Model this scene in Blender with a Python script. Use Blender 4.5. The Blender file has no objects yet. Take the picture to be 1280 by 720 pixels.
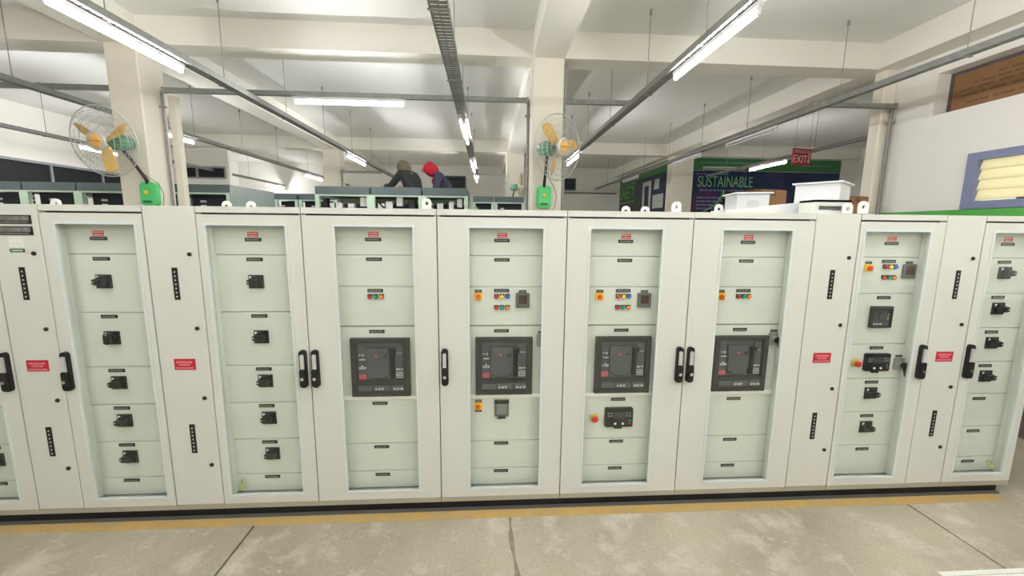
import bpy, bmesh, math, random
from mathutils import Vector, Matrix
random.seed(7)
R = math.radians
scn = bpy.context.scene
C = scn.collection

# ------------------------------------------------------------------ camera, world, exposure
cam_d = bpy.data.cameras.new('camera'); cam = bpy.data.objects.new('camera', cam_d); C.objects.link(cam)
cam_d.sensor_width = 36.0; cam_d.lens = 504.4553 / 1280 * 36.0; cam_d.clip_start = 0.02; cam_d.clip_end = 200
YAW, PITCH, ROLL = .0605, .1451, .0094
f_ = Vector((math.sin(YAW)*math.cos(PITCH), math.cos(YAW)*math.cos(PITCH), -math.sin(PITCH)))
r_ = Vector((math.cos(YAW), -math.sin(YAW), 0)); u_ = r_.cross(f_)
r2 = r_*math.cos(ROLL) + u_*math.sin(ROLL); u2 = u_*math.cos(ROLL) - r_*math.sin(ROLL)
m3 = Matrix((r2, u2, -f_)).transposed()
cam.matrix_world = Matrix.Translation((0, -2.5805, 1.943)) @ m3.to_4x4()
scn.camera = cam

w = bpy.data.worlds.new('world'); scn.world = w; w.use_nodes = True
w.node_tree.nodes['Background'].inputs[0].default_value = (1.0, .97, .86, 1)
w.node_tree.nodes['Background'].inputs[1].default_value = 3.0
vs = scn.view_settings
vs.view_transform = 'Standard'; vs.look = 'None'; vs.gamma = 1.0; vs.use_curve_mapping = False
vs.exposure = 0.68
TUBE_STRENGTH = 70.0

# ------------------------------------------------------------------ materials
def lin(c):
    c = c/255.0
    return c/12.92 if c <= .04045 else ((c+.055)/1.055)**2.4
def col(r, g, b): return (lin(r), lin(g), lin(b), 1)
MATS = {}
def mat(name, rgb, rough=.5, metal=0.0, var=.06, scale=6.0, bump=0.0, spec=.5, coords='Object'):
    if name in MATS: return MATS[name]
    m = bpy.data.materials.new(name); m.use_nodes = True; nt = m.node_tree; b = nt.nodes['Principled BSDF']
    c = col(*rgb)
    tc = nt.nodes.new('ShaderNodeTexCoord'); n = nt.nodes.new('ShaderNodeTexNoise'); n.inputs['Scale'].default_value = scale
    n.inputs['Detail'].default_value = 4
    nt.links.new(tc.outputs[coords], n.inputs['Vector'])
    rp = nt.nodes.new('ShaderNodeValToRGB')
    rp.color_ramp.elements[0].position = .3; rp.color_ramp.elements[1].position = .7
    rp.color_ramp.elements[0].color = tuple(x*(1-var) for x in c[:3]) + (1,)
    rp.color_ramp.elements[1].color = tuple(min(1, x*(1+var)) for x in c[:3]) + (1,)
    nt.links.new(n.outputs['Fac'], rp.inputs['Fac']); nt.links.new(rp.outputs['Color'], b.inputs['Base Color'])
    b.inputs['Roughness'].default_value = rough; b.inputs['Metallic'].default_value = metal
    b.inputs['Specular IOR Level'].default_value = spec
    if bump:
        bp = nt.nodes.new('ShaderNodeBump'); bp.inputs['Strength'].default_value = bump; bp.inputs['Distance'].default_value = .01
        n2 = nt.nodes.new('ShaderNodeTexNoise'); n2.inputs['Scale'].default_value = scale*8
        nt.links.new(tc.outputs[coords], n2.inputs['Vector']); nt.links.new(n2.outputs['Fac'], bp.inputs['Height'])
        nt.links.new(bp.outputs['Normal'], b.inputs['Normal'])
    MATS[name] = m; return m
def emit(name, rgb, s):
    m = bpy.data.materials.new(name); m.use_nodes = True; nt = m.node_tree; b = nt.nodes['Principled BSDF']
    b.inputs['Base Color'].default_value = (1, 1, 1, 1); b.inputs['Emission Color'].default_value = col(*rgb); b.inputs['Emission Strength'].default_value = s
    MATS[name] = m; return m

GREY = mat('powder_coated_light_grey', (210, 212, 204), .42, var=.012, scale=2.0)
PANEL = mat('light_grey_inner_panel', (215, 220, 211), .45, var=.012, scale=2.0)
PLINTH = mat('plinth_grey', (168, 165, 148), .5, var=.05)
GASKET = mat('glass_bead_trim', (210, 219, 218), .3, var=.02)
BLACK = mat('black_plastic', (19, 19, 20), .4, var=.1)
RUBBER = mat('dark_rubber', (30, 30, 29), .8)
BASEBLK = mat('shadow_gap_black', (10, 10, 10), .6)  # channel web coloured black to stand for the shadow gap under the plinth
FLANGE = mat('dark_grey_steel', (88, 88, 84), .55)
WHITE = mat('white_print', (226, 226, 220), .5, var=.02)
SILVER = mat('satin_silver', (206, 206, 204), .35, .25, var=.03)
CHROME = mat('chrome', (220, 220, 220), .15, 1.0, var=.02)
RED = mat('red_sign', (186, 30, 52), .45, var=.05)
REDP = mat('red_plastic', (205, 42, 40), .3)
STICKER = mat('pale_red_sticker', (222, 60, 66), .5)
YEL = mat('yellow_plastic', (250, 196, 20), .4)
ORA = mat('orange_red_knob', (226, 96, 24), .4)
L_RED = mat('lamp_red', (196, 40, 48), .2); L_YEL = mat('lamp_yellow', (250, 220, 30), .2); L_BLU = mat('lamp_blue', (40, 110, 215), .2)
L_GRN = mat('lamp_green', (36, 150, 118), .2); L_ORA = mat('lamp_orange', (240, 140, 40), .2)
METER = mat('meter_grey', (92, 92, 88), .5); DISP = mat('meter_display', (62, 34, 36), .25); SCREEN = mat('lcd_screen', (74, 80, 78), .25)
ACBF = mat('breaker_bezel', (50, 51, 49), .5); ACBI = mat('breaker_face', (80, 86, 88), .4); ACBR = mat('breaker_raised', (78, 84, 86), .35)
ACBL = mat('breaker_dark_line', (36, 39, 39), .5)
WALLW = mat('white_painted_plaster', (240, 238, 231), .85, var=.02, scale=1.2, bump=.08)
CEIL = mat('ceiling_paint', (238, 238, 234), .9, var=.02, scale=.8)
BEAM = mat('beam_paint', (236, 233, 222), .85, var=.02, scale=1.0)
COLM = mat('column_paint', (234, 228, 212), .8, var=.02, scale=1.5, bump=.08)
TRAY = mat('galvanised_steel', (138, 140, 136), .5, .3, var=.12, scale=20)
ROD = mat('threaded_rod_steel', (158, 156, 150), .5, .4)
HOUSE = mat('light_batten_white', (225, 222, 226), .4)
TUBE = emit('lit_tube', (252, 251, 252), TUBE_STRENGTH)
TUBEOFF = mat('unlit_tube', (206, 208, 205), .3)
FGRN = mat('fan_green', (92, 206, 122), .4); FDGRN = mat('fan_motor_green', (100, 158, 126), .4); OCHRE = mat('fan_blade_ochre', (222, 180, 92), .45)
OCHRE2 = mat('fan_hub_ochre', (228, 178, 98), .4); WIRE = mat('cage_wire', (196, 198, 194), .35, .3)
PGRN = mat('pale_green_frame', (198, 224, 202), .5); SLATE = mat('slate_roof_sheet', (92, 106, 106), .6)
DARKIN = mat('dark_mounting_plate', (42, 48, 56), .6); COMP = mat('white_component', (225, 226, 222), .5)
GLOSSG = mat('pale_grey_green_side', (160, 174, 166), .25, var=.03)
NAVY = mat('navy_print', (28, 42, 74), .4, var=.25, scale=.8)
SAFB = mat('charcoal_print', (56, 60, 64), .4); BGREEN = mat('green_print', (58, 118, 62), .45)
TXTG = mat('lime_letters', (110, 196, 78), .5); TXTG2 = mat('pale_green_letters', (128, 180, 136), .5)
PAPER = mat('pale_paper', (196, 200, 194), .7)
BLUEF = mat('blue_grey_frame', (128, 136, 168), .5, var=.05); DADO = mat('green_wall_paint', (86, 176, 80), .6)
CARD = mat('cardboard', (150, 112, 78), .85, var=.1, scale=4); CARDP = mat('cardboard_print', (122, 92, 66), .85)
BOXW = mat('white_box_paint', (212, 213, 214), .4, var=.01)
WINDARK = mat('dark_glass', (40, 42, 44), .4, spec=.2)
LVENT = mat('dark_louvre', (84, 92, 98), .5)
WFRAME = mat('window_frame_grey', (150, 156, 158), .5)
SKIN = mat('skin', (190, 140, 112), .55)

def glass_mat(name, tint, refl):
    m = bpy.data.materials.new(name); m.use_nodes = True; nt = m.node_tree; nt.nodes.clear()
    o = nt.nodes.new('ShaderNodeOutputMaterial'); mx = nt.nodes.new('ShaderNodeMixShader'); t = nt.nodes.new('ShaderNodeBsdfTransparent'); g = nt.nodes.new('ShaderNodeBsdfGlossy')
    fr = nt.nodes.new('ShaderNodeFresnel'); fr.inputs['IOR'].default_value = refl
    n = nt.nodes.new('ShaderNodeTexNoise'); n.inputs['Scale'].default_value = 1.5
    mm = nt.nodes.new('ShaderNodeMapRange'); mm.inputs['To Min'].default_value = .01; mm.inputs['To Max'].default_value = .05
    nt.links.new(n.outputs['Fac'], mm.inputs['Value']); nt.links.new(mm.outputs['Result'], g.inputs['Roughness'])
    t.inputs['Color'].default_value = col(*tint); g.inputs['Color'].default_value = (1, 1, 1, 1)
    ge = nt.nodes.new('ShaderNodeNewGeometry'); iv = nt.nodes.new('ShaderNodeMath'); iv.operation = 'SUBTRACT'; iv.inputs[0].default_value = 1.0
    ml = nt.nodes.new('ShaderNodeMath'); ml.operation = 'MULTIPLY'      # reflect on the outer face only, a thin pane does not trap light
    nt.links.new(ge.outputs['Backfacing'], iv.inputs[1]); nt.links.new(fr.outputs[0], ml.inputs[0]); nt.links.new(iv.outputs[0], ml.inputs[1])
    nt.links.new(ml.outputs[0], mx.inputs[0]); nt.links.new(t.outputs[0], mx.inputs[1]); nt.links.new(g.outputs[0], mx.inputs[2]); nt.links.new(mx.outputs[0], o.inputs[0])
    MATS[name] = m; return m
GLASS = glass_mat('door_glass', (254, 255, 254), 1.5)
def frosted():
    m = bpy.data.materials.new('frosted_yellow_glass'); m.use_nodes = True; nt = m.node_tree; nt.nodes.clear()
    o = nt.nodes.new('ShaderNodeOutputMaterial'); mx = nt.nodes.new('ShaderNodeMixShader'); t = nt.nodes.new('ShaderNodeBsdfTranslucent'); d = nt.nodes.new('ShaderNodeBsdfPrincipled')
    n = nt.nodes.new('ShaderNodeTexNoise'); n.inputs['Scale'].default_value = 5; rp = nt.nodes.new('ShaderNodeValToRGB')
    rp.color_ramp.elements[0].color = col(226, 222, 196); rp.color_ramp.elements[1].color = col(240, 237, 216)
    nt.links.new(n.outputs['Fac'], rp.inputs['Fac']); nt.links.new(rp.outputs[0], t.inputs['Color']); nt.links.new(rp.outputs[0], d.inputs['Base Color'])
    d.inputs['Roughness'].default_value = .2; mx.inputs[0].default_value = .6
    nt.links.new(t.outputs[0], mx.inputs[2]); nt.links.new(d.outputs[0], mx.inputs[1]); nt.links.new(mx.outputs[0], o.inputs[0])
    return m
FROST = frosted()
def concrete():
    m = bpy.data.materials.new('worn_concrete'); m.use_nodes = True; nt = m.node_tree; b = nt.nodes['Principled BSDF']
    tc = nt.nodes.new('ShaderNodeTexCoord')
    def noise(s, d=6, r=.55, dist=0.0):
        n = nt.nodes.new('ShaderNodeTexNoise'); n.inputs['Scale'].default_value = s; n.inputs['Detail'].default_value = d; n.inputs['Roughness'].default_value = r; n.inputs['Distortion'].default_value = dist
        nt.links.new(tc.outputs['Object'], n.inputs['Vector']); return n
    def ramp(n, p0, p1, c0, c1):
        r = nt.nodes.new('ShaderNodeValToRGB'); e = r.color_ramp.elements; e[0].position, e[1].position = p0, p1; e[0].color, e[1].color = c0, c1
        nt.links.new(n.outputs['Fac'], r.inputs['Fac']); return r
    base = ramp(noise(1.1), .35, .68, col(156, 149, 130), col(183, 175, 155))
    patch = ramp(noise(3.3, 9, .62, .15), .52, .66, (0, 0, 0, 1), (1, 1, 1, 1))
    fleck = ramp(noise(12, 6, .7), .6, .67, (0, 0, 0, 1), (1, 1, 1, 1))
    fine = ramp(noise(60, 3), .3, .7, (.88, .88, .88, 1), (1.08, 1.08, 1.08, 1))
    def mix(fac, a, bb, k, t='MIX'):
        x = nt.nodes.new('ShaderNodeMix'); x.data_type = 'RGBA'; x.blend_type = t
        if fac is None: x.inputs[0].default_value = k
        else:
            mu = nt.nodes.new('ShaderNodeMath'); mu.operation = 'MULTIPLY'; mu.inputs[1].default_value = k
            nt.links.new(fac.outputs[0], mu.inputs[0]); nt.links.new(mu.outputs[0], x.inputs[0])
        nt.links.new(a, x.inputs[6])
        if isinstance(bb, tuple): x.inputs[7].default_value = bb
        else: nt.links.new(bb, x.inputs[7])
        return x.outputs[2]
    c1 = mix(patch, base.outputs[0], col(212, 206, 190), .62)
    c2 = mix(fleck, c1, col(206, 200, 184), .55)
    c3 = mix(None, c2, fine.outputs[0], 1.0, 'MULTIPLY')
    nt.links.new(c3, b.inputs['Base Color']); b.inputs['Roughness'].default_value = .62
    bp = nt.nodes.new('ShaderNodeBump'); bp.inputs['Strength'].default_value = .15; bp.inputs['Distance'].default_value = .005
    nn = noise(40); nt.links.new(nn.outputs['Fac'], bp.inputs['Height']); nt.links.new(bp.outputs[0], b.inputs['Normal'])
    return m
CONC = concrete()
JOINT = mat('joint_filler', (124, 118, 103), .9, var=.15, scale=12)
def tape():
    m = bpy.data.materials.new('worn_yellow_paint'); m.use_nodes = True; nt = m.node_tree; b = nt.nodes['Principled BSDF']
    tc = nt.nodes.new('ShaderNodeTexCoord'); n = nt.nodes.new('ShaderNodeTexNoise'); n.inputs['Scale'].default_value = 5; n.inputs['Detail'].default_value = 8; n.inputs['Roughness'].default_value = .65
    nt.links.new(tc.outputs['Object'], n.inputs['Vector']); r = nt.nodes.new('ShaderNodeValToRGB'); e = r.color_ramp.elements
    e[0].position = .3; e[0].color = col(172, 156, 116); e[1].position = .58; e[1].color = col(194, 160, 94)
    x = e.new(.75); x.color = col(186, 172, 138)
    nt.links.new(n.outputs['Fac'], r.inputs['Fac']); nt.links.new(r.outputs[0], b.inputs['Base Color']); b.inputs['Roughness'].default_value = .6
    return m
TAPE = tape()

# ------------------------------------------------------------------ mesh builder
class MB:
    def __init__(s): s.v = []; s.f = []; s.mi = []; s.sm = []
    def add(s, vs, fs, mi=0, smooth=False):
        o = len(s.v); s.v += [tuple(p) for p in vs]
        for q in fs: s.f.append(tuple(i+o for i in q)); s.mi.append(mi); s.sm.append(smooth)
        return s
    def box(s, x0, x1, y0, y1, z0, z1, mi=0):
        return s.add([(x0,y0,z0),(x1,y0,z0),(x1,y1,z0),(x0,y1,z0),(x0,y0,z1),(x1,y0,z1),(x1,y1,z1),(x0,y1,z1)],
                     [(0,3,2,1),(4,5,6,7),(0,1,5,4),(1,2,6,5),(2,3,7,6),(3,0,4,7)], mi)
    def cbox(s, x0, x1, y0, y1, z0, z1, c=.003, mi=0):     # box with its front edges chamfered (front = -y)
        return s.add([(x0+c,y0,z0+c),(x1-c,y0,z0+c),(x1-c,y0,z1-c),(x0+c,y0,z1-c),(x0,y0+c,z0),(x1,y0+c,z0),(x1,y0+c,z1),(x0,y0+c,z1),(x0,y1,z0),(x1,y1,z0),(x1,y1,z1),(x0,y1,z1)],
                     [(0,1,2,3),(4,5,1,0),(5,6,2,1),(6,7,3,2),(7,4,0,3),(8,9,5,4),(9,10,6,5),(10,11,7,6),(11,8,4,7),(11,10,9,8)], mi)
    def ring(s, x0, x1, z0, z1, a0, a1, b0, b1, y0, y1, mi=0):   # rectangular frame: outer x0..z1, inner a0..b1
        O = [(x0,z0),(x1,z0),(x1,z1),(x0,z1)]; I = [(a0,b0),(a1,b0),(a1,b1),(a0,b1)]
        vs = [(x,y0,z) for x,z in O] + [(x,y0,z) for x,z in I] + [(x,y1,z) for x,z in O] + [(x,y1,z) for x,z in I]
        fs = []
        for k in range(4):
            n = (k+1) % 4
            fs += [(k,n,4+n,4+k), (8+n,8+k,12+k,12+n), (k,8+k,8+n,n), (4+k,4+n,12+n,12+k)]
        return s.add(vs, fs, mi)
    def cyl(s, p, axis, r, L, n=16, r2=None, mi=0, smooth=True, caps=True):
        a = Vector(axis).normalized(); t = a.orthogonal().normalized(); b = a.cross(t); p = Vector(p); r2 = r if r2 is None else r2
        c0 = [p + (t*math.cos(2*math.pi*k/n) + b*math.sin(2*math.pi*k/n))*r for k in range(n)]
        c1 = [p + a*L + (t*math.cos(2*math.pi*k/n) + b*math.sin(2*math.pi*k/n))*r2 for k in range(n)]
        s.add(c0+c1, [(k, (k+1) % n, n+(k+1) % n, n+k) for k in range(n)], mi, smooth)
        if caps:
            s.add(c0, [tuple(range(n-1, -1, -1))], mi); s.add(c1, [tuple(range(n))], mi)
        return s
    def tube(s, pts, r, n=8, mi=0, closed=False, caps=True):
        pts = [Vector(p) for p in pts]; N = len(pts); rings = []; t = None
        for i in range(N):
            if closed: d = pts[(i+1) % N] - pts[i-1]
            else: d = pts[min(i+1, N-1)] - pts[max(i-1, 0)]
            d.normalize()
            if t is None: t = d.orthogonal().normalized()
            t = (t - d*t.dot(d)).normalized(); b = d.cross(t); rr = r[i] if isinstance(r, (list, tuple)) else r
            rings.append([pts[i] + (t*math.cos(2*math.pi*k/n) + b*math.sin(2*math.pi*k/n))*rr for k in range(n)])
        vs = [p for q in rings for p in q]; fs = []
        for i in range(N if closed else N-1):
            j = (i+1) % N
            for k in range(n): fs.append((i*n+k, i*n+(k+1) % n, j*n+(k+1) % n, j*n+k))
        s.add(vs, fs, mi, True)
        if caps and not closed:
            s.add(rings[0], [tuple(range(n-1, -1, -1))], mi); s.add(rings[-1], [tuple(range(n))], mi)
        return s
    def lathe(s, prof, axis='y', n=24, c=(0, 0, 0), mi=0):      # prof: (radius, height along axis), axis -y outwards
        vs = []; fs = []
        for r, h in prof:
            for k in range(n):
                a = 2*math.pi*k/n; vs.append((c[0]+r*math.cos(a), c[1]-h, c[2]+r*math.sin(a)))
        for i in range(len(prof)-1):
            for k in range(n): fs.append((i*n+k, i*n+(k+1) % n, (i+1)*n+(k+1) % n, (i+1)*n+k))
        fs.append(tuple((len(prof)-1)*n+k for k in range(n)))
        return s.add(vs, fs, mi, True)
    def prism(s, poly, y0, y1, mi=0):        # polygon in xz (counter-clockwise seen from -y), extruded y0..y1
        n = len(poly)
        vs = [(x, y0, z) for x, z in poly] + [(x, y1, z) for x, z in poly]
        fs = [tuple(range(n)), tuple(range(2*n-1, n-1, -1))] + [(k, n+k, n+(k+1) % n, (k+1) % n) for k in range(n)]
        return s.add(vs, fs, mi)
    def mesh(s, name, mats):
        me = bpy.data.meshes.new(name); me.from_pydata(s.v, [], s.f)
        for m in (mats if isinstance(mats, (list, tuple)) else [mats]): me.materials.append(m)
        me.polygons.foreach_set('material_index', s.mi); me.polygons.foreach_set('use_smooth', s.sm)
        me.update(); return me
def rrect(x0, x1, z0, z1, r, k=4):
    p = []
    for cx, cz, a0 in ((x1-r, z0+r, -90), (x1-r, z1-r, 0), (x0+r, z1-r, 90), (x0+r, z0+r, 180)):
        for i in range(k+1):
            a = R(a0 + 90*i/k); p.append((cx + r*math.cos(a), cz + r*math.sin(a)))
    return p

def tag(o, label=None, cat=None, group=None, kind=None):
    if label: o['label'] = label
    if cat: o['category'] = cat
    if group: o['group'] = group
    if kind: o['kind'] = kind
    return o
def obj(name, me, parent=None, loc=(0, 0, 0), rot=(0, 0, 0), mats=None):
    if isinstance(me, MB): me = me.mesh(name, mats)
    o = bpy.data.objects.new(name, me); C.objects.link(o); o.location = loc; o.rotation_euler = rot
    if parent: o.parent = parent
    return o
def thing(name, loc, label, cat, group=None, rotz=0):
    o = bpy.data.objects.new(name, None); C.objects.link(o); o.location = loc; o.rotation_euler = (0, 0, rotz); o.empty_display_size = .1
    return tag(o, label, cat, group)
def copy_tree(o, parent=None):
    c = o.copy(); C.objects.link(c); c.parent = parent
    for ch in list(o.children):
        copy_tree(ch, c)
    return c
CACHE = {}
def cached(key, fn, mats):
    if key not in CACHE: CACHE[key] = fn().mesh(key, mats)
    return CACHE[key]
def struct(name, mb, m, parent=None, label=None):
    o = obj(name, mb, parent, mats=m)
    if not parent: o['kind'] = 'structure'
    if label: o['label'] = label
    return o
def text_mesh(name, s, size, m, depth=.002, sx=1.0):
    cu = bpy.data.curves.new(name, 'FONT'); cu.body = s; cu.size = size; cu.extrude = depth; cu.align_x = 'CENTER'; cu.align_y = 'CENTER'
    t = bpy.data.objects.new(name, cu); C.objects.link(t)
    dg = bpy.context.evaluated_depsgraph_get(); me = bpy.data.meshes.new_from_object(t.evaluated_get(dg))
    bpy.data.objects.remove(t); me.name = name; me.materials.clear(); me.materials.append(m)
    for v in me.vertices: v.co.x *= sx
    return me

# ------------------------------------------------------------------ the hall: floor, ceiling, beams, columns, walls
SLAB, BB = 4.25, 3.95
LW, RW, SB, BK, FRT = -9.0, 5.13, 10.4, 13.0, -7.0
fl = struct('floor', MB().box(LW, SB, FRT, BK, -.12, -.02), JOINT)
jx = [LW, -6.09, -1.53, 3.03, 7.6, SB]; jy = [FRT, -3.4, 1.3, 6.9, BK]
for i in range(5):
    for j in range(4):
        g = .008
        obj('floor_slab', MB().box(jx[i]+g, jx[i+1]-g, jy[j]+g, jy[j+1]-g, -.02, 0), fl, mats=CONC)
# hairline crack running out from under the cabinets
cr = MB(); pts = []
for k in range(31):
    t = k/30; pts.append((.135 + .075*t + .012*math.sin(t*9) + .009*math.sin(t*23+1), .06 - 2.3*t, .0007))
for k in range(30):
    (x0, y0, z), (x1, y1, _) = pts[k], pts[k+1]; wv = .012 + .006*math.sin(k*1.7); wn = .012 + .006*math.sin((k+1)*1.7)
    cr.add([(x0-wv, y0, 0), (x0+wv, y0, 0), (x1+wn, y1, 0), (x1-wn, y1, 0), (x0, y0, .0012), (x1, y1, .0012)], [(0, 4, 5, 3), (1, 2, 5, 4)])
obj('floor_crack', cr, fl, mats=mat('crack_filler', (138, 133, 117), .9, var=.2, scale=20))

struct('ceiling', MB().box(LW, SB, FRT, BK, SLAB, SLAB+.15), CEIL)
def beam(x0, x1, y0, y1): struct('ceiling_beam', MB().box(x0, x1, y0, y1, BB, SLAB+.01), BEAM)
LB = [(-4.27, -3.9), (.53, .91), (4.84, 5.13)]
for y in (-3.5, 2.5, 8.5): beam(LW, SB if y > 0 else RW, y, y+.32)
for x0, x1 in LB:
    for ya, yb in ((FRT, -3.5), (-3.18, 2.5), (2.82, 8.5), (8.82, BK)): beam(x0, x1, ya, yb)
def column(x0, x1, y0, y1):
    c = .012
    p = [(x0+c, y0), (x1-c, y0), (x1, y0+c), (x1, y1-c), (x1-c, y1), (x0+c, y1), (x0, y1-c), (x0, y0+c)]
    n = 8; mb = MB().add([(x, y, 0) for x, y in p] + [(x, y, BB) for x, y in p], [tuple(range(n-1, -1, -1)), tuple(range(n, 2*n))] + [(k, (k+1) % n, n+(k+1) % n, n+k) for k in range(n)])
    struct('column', mb, COLM)
column(-4.27, -3.92, 2.5, 2.86); column(.53, .91, 2.5, 2.86); column(4.96, 5.125, 2.5, 2.66)
column(-4.27, -3.84, 8.5, 8.86); column(.49, .97, 8.5, 8.86); column(5.03, 5.62, 8.5, 8.86)
column(-4.27, -3.92, -3.5, -3.14); column(.53, .91, -3.5, -3.14)

# left and front walls, back walls
def wall_with_holes(name, axis, p0, p1, a0, a1, z0, z1, holes, m=WALLW):
    """axis 'x': slab p0..p1 in x, spanning a in y; holes (a0,a1,z0,z1)."""
    mb = MB(); az = sorted(set([a0, a1] + [h for q in holes for h in q[:2]])); zz = sorted(set([z0, z1] + [h for q in holes for h in q[2:]]))
    for i in range(len(az)-1):
        for j in range(len(zz)-1):
            ca, cz = (az[i]+az[i+1])/2, (zz[j]+zz[j+1])/2
            if any(h[0] < ca < h[1] and h[2] < cz < h[3] for h in holes): continue
            if axis == 'x': mb.box(p0, p1, az[i], az[i+1], zz[j], zz[j+1])
            else: mb.box(az[i], az[i+1], p0, p1, zz[j], zz[j+1])
    return struct(name, mb, m)
wall_with_holes('wall_left', 'x', LW-.2, LW, FRT, BK, 0, SLAB, [(2.0, 8.9, 2.55, 3.2)])
wall_with_holes('wall_front', 'y', FRT-.2, FRT, LW, RW, 0, SLAB, [])
wall_with_holes('wall_back', 'y', BK, BK+.2, LW, 5.25, 0, SLAB, [(-1.9, -.82, 3.3, 3.88), (2.9, 3.33, 3.42, 3.86)])
wall_with_holes('wall_right', 'x', RW, RW+.22, FRT, 2.82, 0, SLAB, [(-.6, 2.03, 3.28, 3.74), (.35, 1.58, 2.2, 2.78)])
wall_with_holes('wall_side_bay_front', 'y', 2.6, 2.82, RW+.22, SB, 0, SLAB, [])
wall_with_holes('wall_side_bay_right', 'x', SB, SB+.2, 2.6, 8.7, 0, SLAB, [])
wall_with_holes('wall_side_bay_back', 'y', 8.62, 8.82, 5.62, SB+.2, 0, SLAB, [])
wall_with_holes('wall_safety', 'x', 5.05, 5.25, 8.86, BK, 0, SLAB, [])
# glazed office partition at the far left
wall_with_holes('wall_partition', 'y', 9.0, 9.12, LW, -6.92, 0, BB, [(-8.2, -7.0, 3.2, 3.52)])

# dark window band in the left wall
wl = struct('window_1', MB().ring(2.0, 8.9, 2.55, 3.2, 2.06, 8.84, 2.6, 3.15, 0, .12), WFRAME)
wl.rotation_euler = (0, 0, R(90)); wl.location = (LW+.02, 0, 0)
for k in range(6):
    a = 2.06 + k*1.13
    obj('pane', MB().box(a+.02, a+1.11, .05, .06, 2.6, 3.15), wl, mats=WINDARK)
    if k: obj('mullion', MB().box(a-.02, a+.02, .02, .1, 2.6, 3.15), wl, mats=WFRAME)
# partition window
wp = struct('window_2', MB().ring(-8.2, -7.0, 3.2, 3.52, -8.16, -7.04, 3.24, 3.48, 8.98, 9.08), WFRAME)
obj('mullion', MB().box(-7.78, -7.72, 9.0, 9.06, 3.24, 3.48), wp, mats=WFRAME)
obj('pane', MB().box(-8.16, -7.78, 9.03, 9.04, 3.24, 3.48), wp, mats=WINDARK); obj('pane', MB().box(-7.72, -7.04, 9.03, 9.04, 3.24, 3.48), wp, mats=WINDARK)
# louvred vents in the back wall
def vent(n, x0, x1, z0, z1):
    v = struct('window_%d' % n, MB().ring(x0, x1, z0, z1, x0+.05, x1-.05, z0+.05, z1-.05, BK-.03, BK+.1), LVENT)
    k = 5
    for i in range(k):
        za = z0+.05 + (z1-z0-.1)*i/k; dz = (z1-z0-.1)/k
        obj('louvre_blade', MB().add([(x0+.05, BK, za), (x1-.05, BK, za), (x1-.05, BK+.08, za+dz*.9), (x0+.05, BK+.08, za+dz*.9), (x0+.05, BK, za+.012), (x1-.05, BK, za+.012), (x1-.05, BK+.08, za+dz*.9+.012), (x0+.05, BK+.08, za+dz*.9+.012)],
            [(0, 3, 2, 1), (4, 5, 6, 7), (0, 1, 5, 4), (1, 2, 6, 5), (2, 3, 7, 6), (3, 0, 4, 7)]), v, mats=LVENT)
    obj('backing', MB().box(x0+.05, x1-.05, BK+.1, BK+.12, z0+.05, z1-.05), v, mats=WINDARK)
vent(3, -1.9, -.82, 3.3, 3.88); vent(4, 2.9, 3.33, 3.42, 3.86)

# right wall: boarded opening, louvre window, green dado
wb = struct('window_5', MB().ring(-.6, 2.03, 3.28, 3.74, -.57, 2.0, 3.31, 3.71, -.2, -.16), mat('dark_reveal_frame', (92, 84, 86), .6))
wb.rotation_euler = (0, 0, R(90)); wb.location = (RW, 0, 0)
card = MB().box(-.57, 2.0, -.19, -.17, 3.31, 3.71)
cb = obj('cardboard_sheet', card, wb, mats=CARD)
pr = MB(); random.seed(3)
for zc, a0, a1 in ((3.38, 1.2, 1.84), (3.46, -.3, 1.9), (3.52, .9, 1.95), (3.57, .2, 1.8), (3.40, .2, .9), (3.62, .6, 1.6), (3.36, -.4, .1)):
    a = a0
    while a < a1:
        l = random.uniform(.04, .16); pr.box(a, min(a+l, a1), -.168, -.166, zc-.011, zc+.011); a += l + random.uniform(.015, .05)
tag(obj('printed_lines', pr, cb, mats=CARDP), kind='stuff')
wv = struct('window_6', MB().ring(.35, 1.58, 2.2, 2.78, .45, 1.48, 2.28, 2.7, -.06, .03), BLUEF)
wv.rotation_euler = (0, 0, R(90)); wv.location = (RW, 0, 0)
for k in range(4):
    za = 2.285 + k*.104
    obj('louvre_glass', MB().add([(.45, -.002, za), (1.48, -.002, za), (1.48, -.03, za+.108), (.45, -.03, za+.108), (.45, -.008, za), (1.48, -.008, za), (1.48, -.036, za+.108), (.45, -.036, za+.108)],
        [(0, 1, 2, 3), (7, 6, 5, 4), (0, 4, 5, 1), (1, 5, 6, 2), (2, 6, 7, 3), (3, 7, 4, 0)]), wv, mats=FROST)
obj('window_latch', MB().box(.98, 1.12, .0, .02, 2.275, 2.295), wv, mats=BLACK)
struct('trim_1', MB().box(RW-.02, RW, FRT, 2.5, 2.08, 2.195), DADO, label='green band along the right wall')
struct('trim_2', MB().box(RW-.01, RW, FRT, 2.5, 0, 1.3), mat('mauve_dado_paint', (112, 104, 106), .7), label='dark painted lower part of the right wall')

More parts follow.
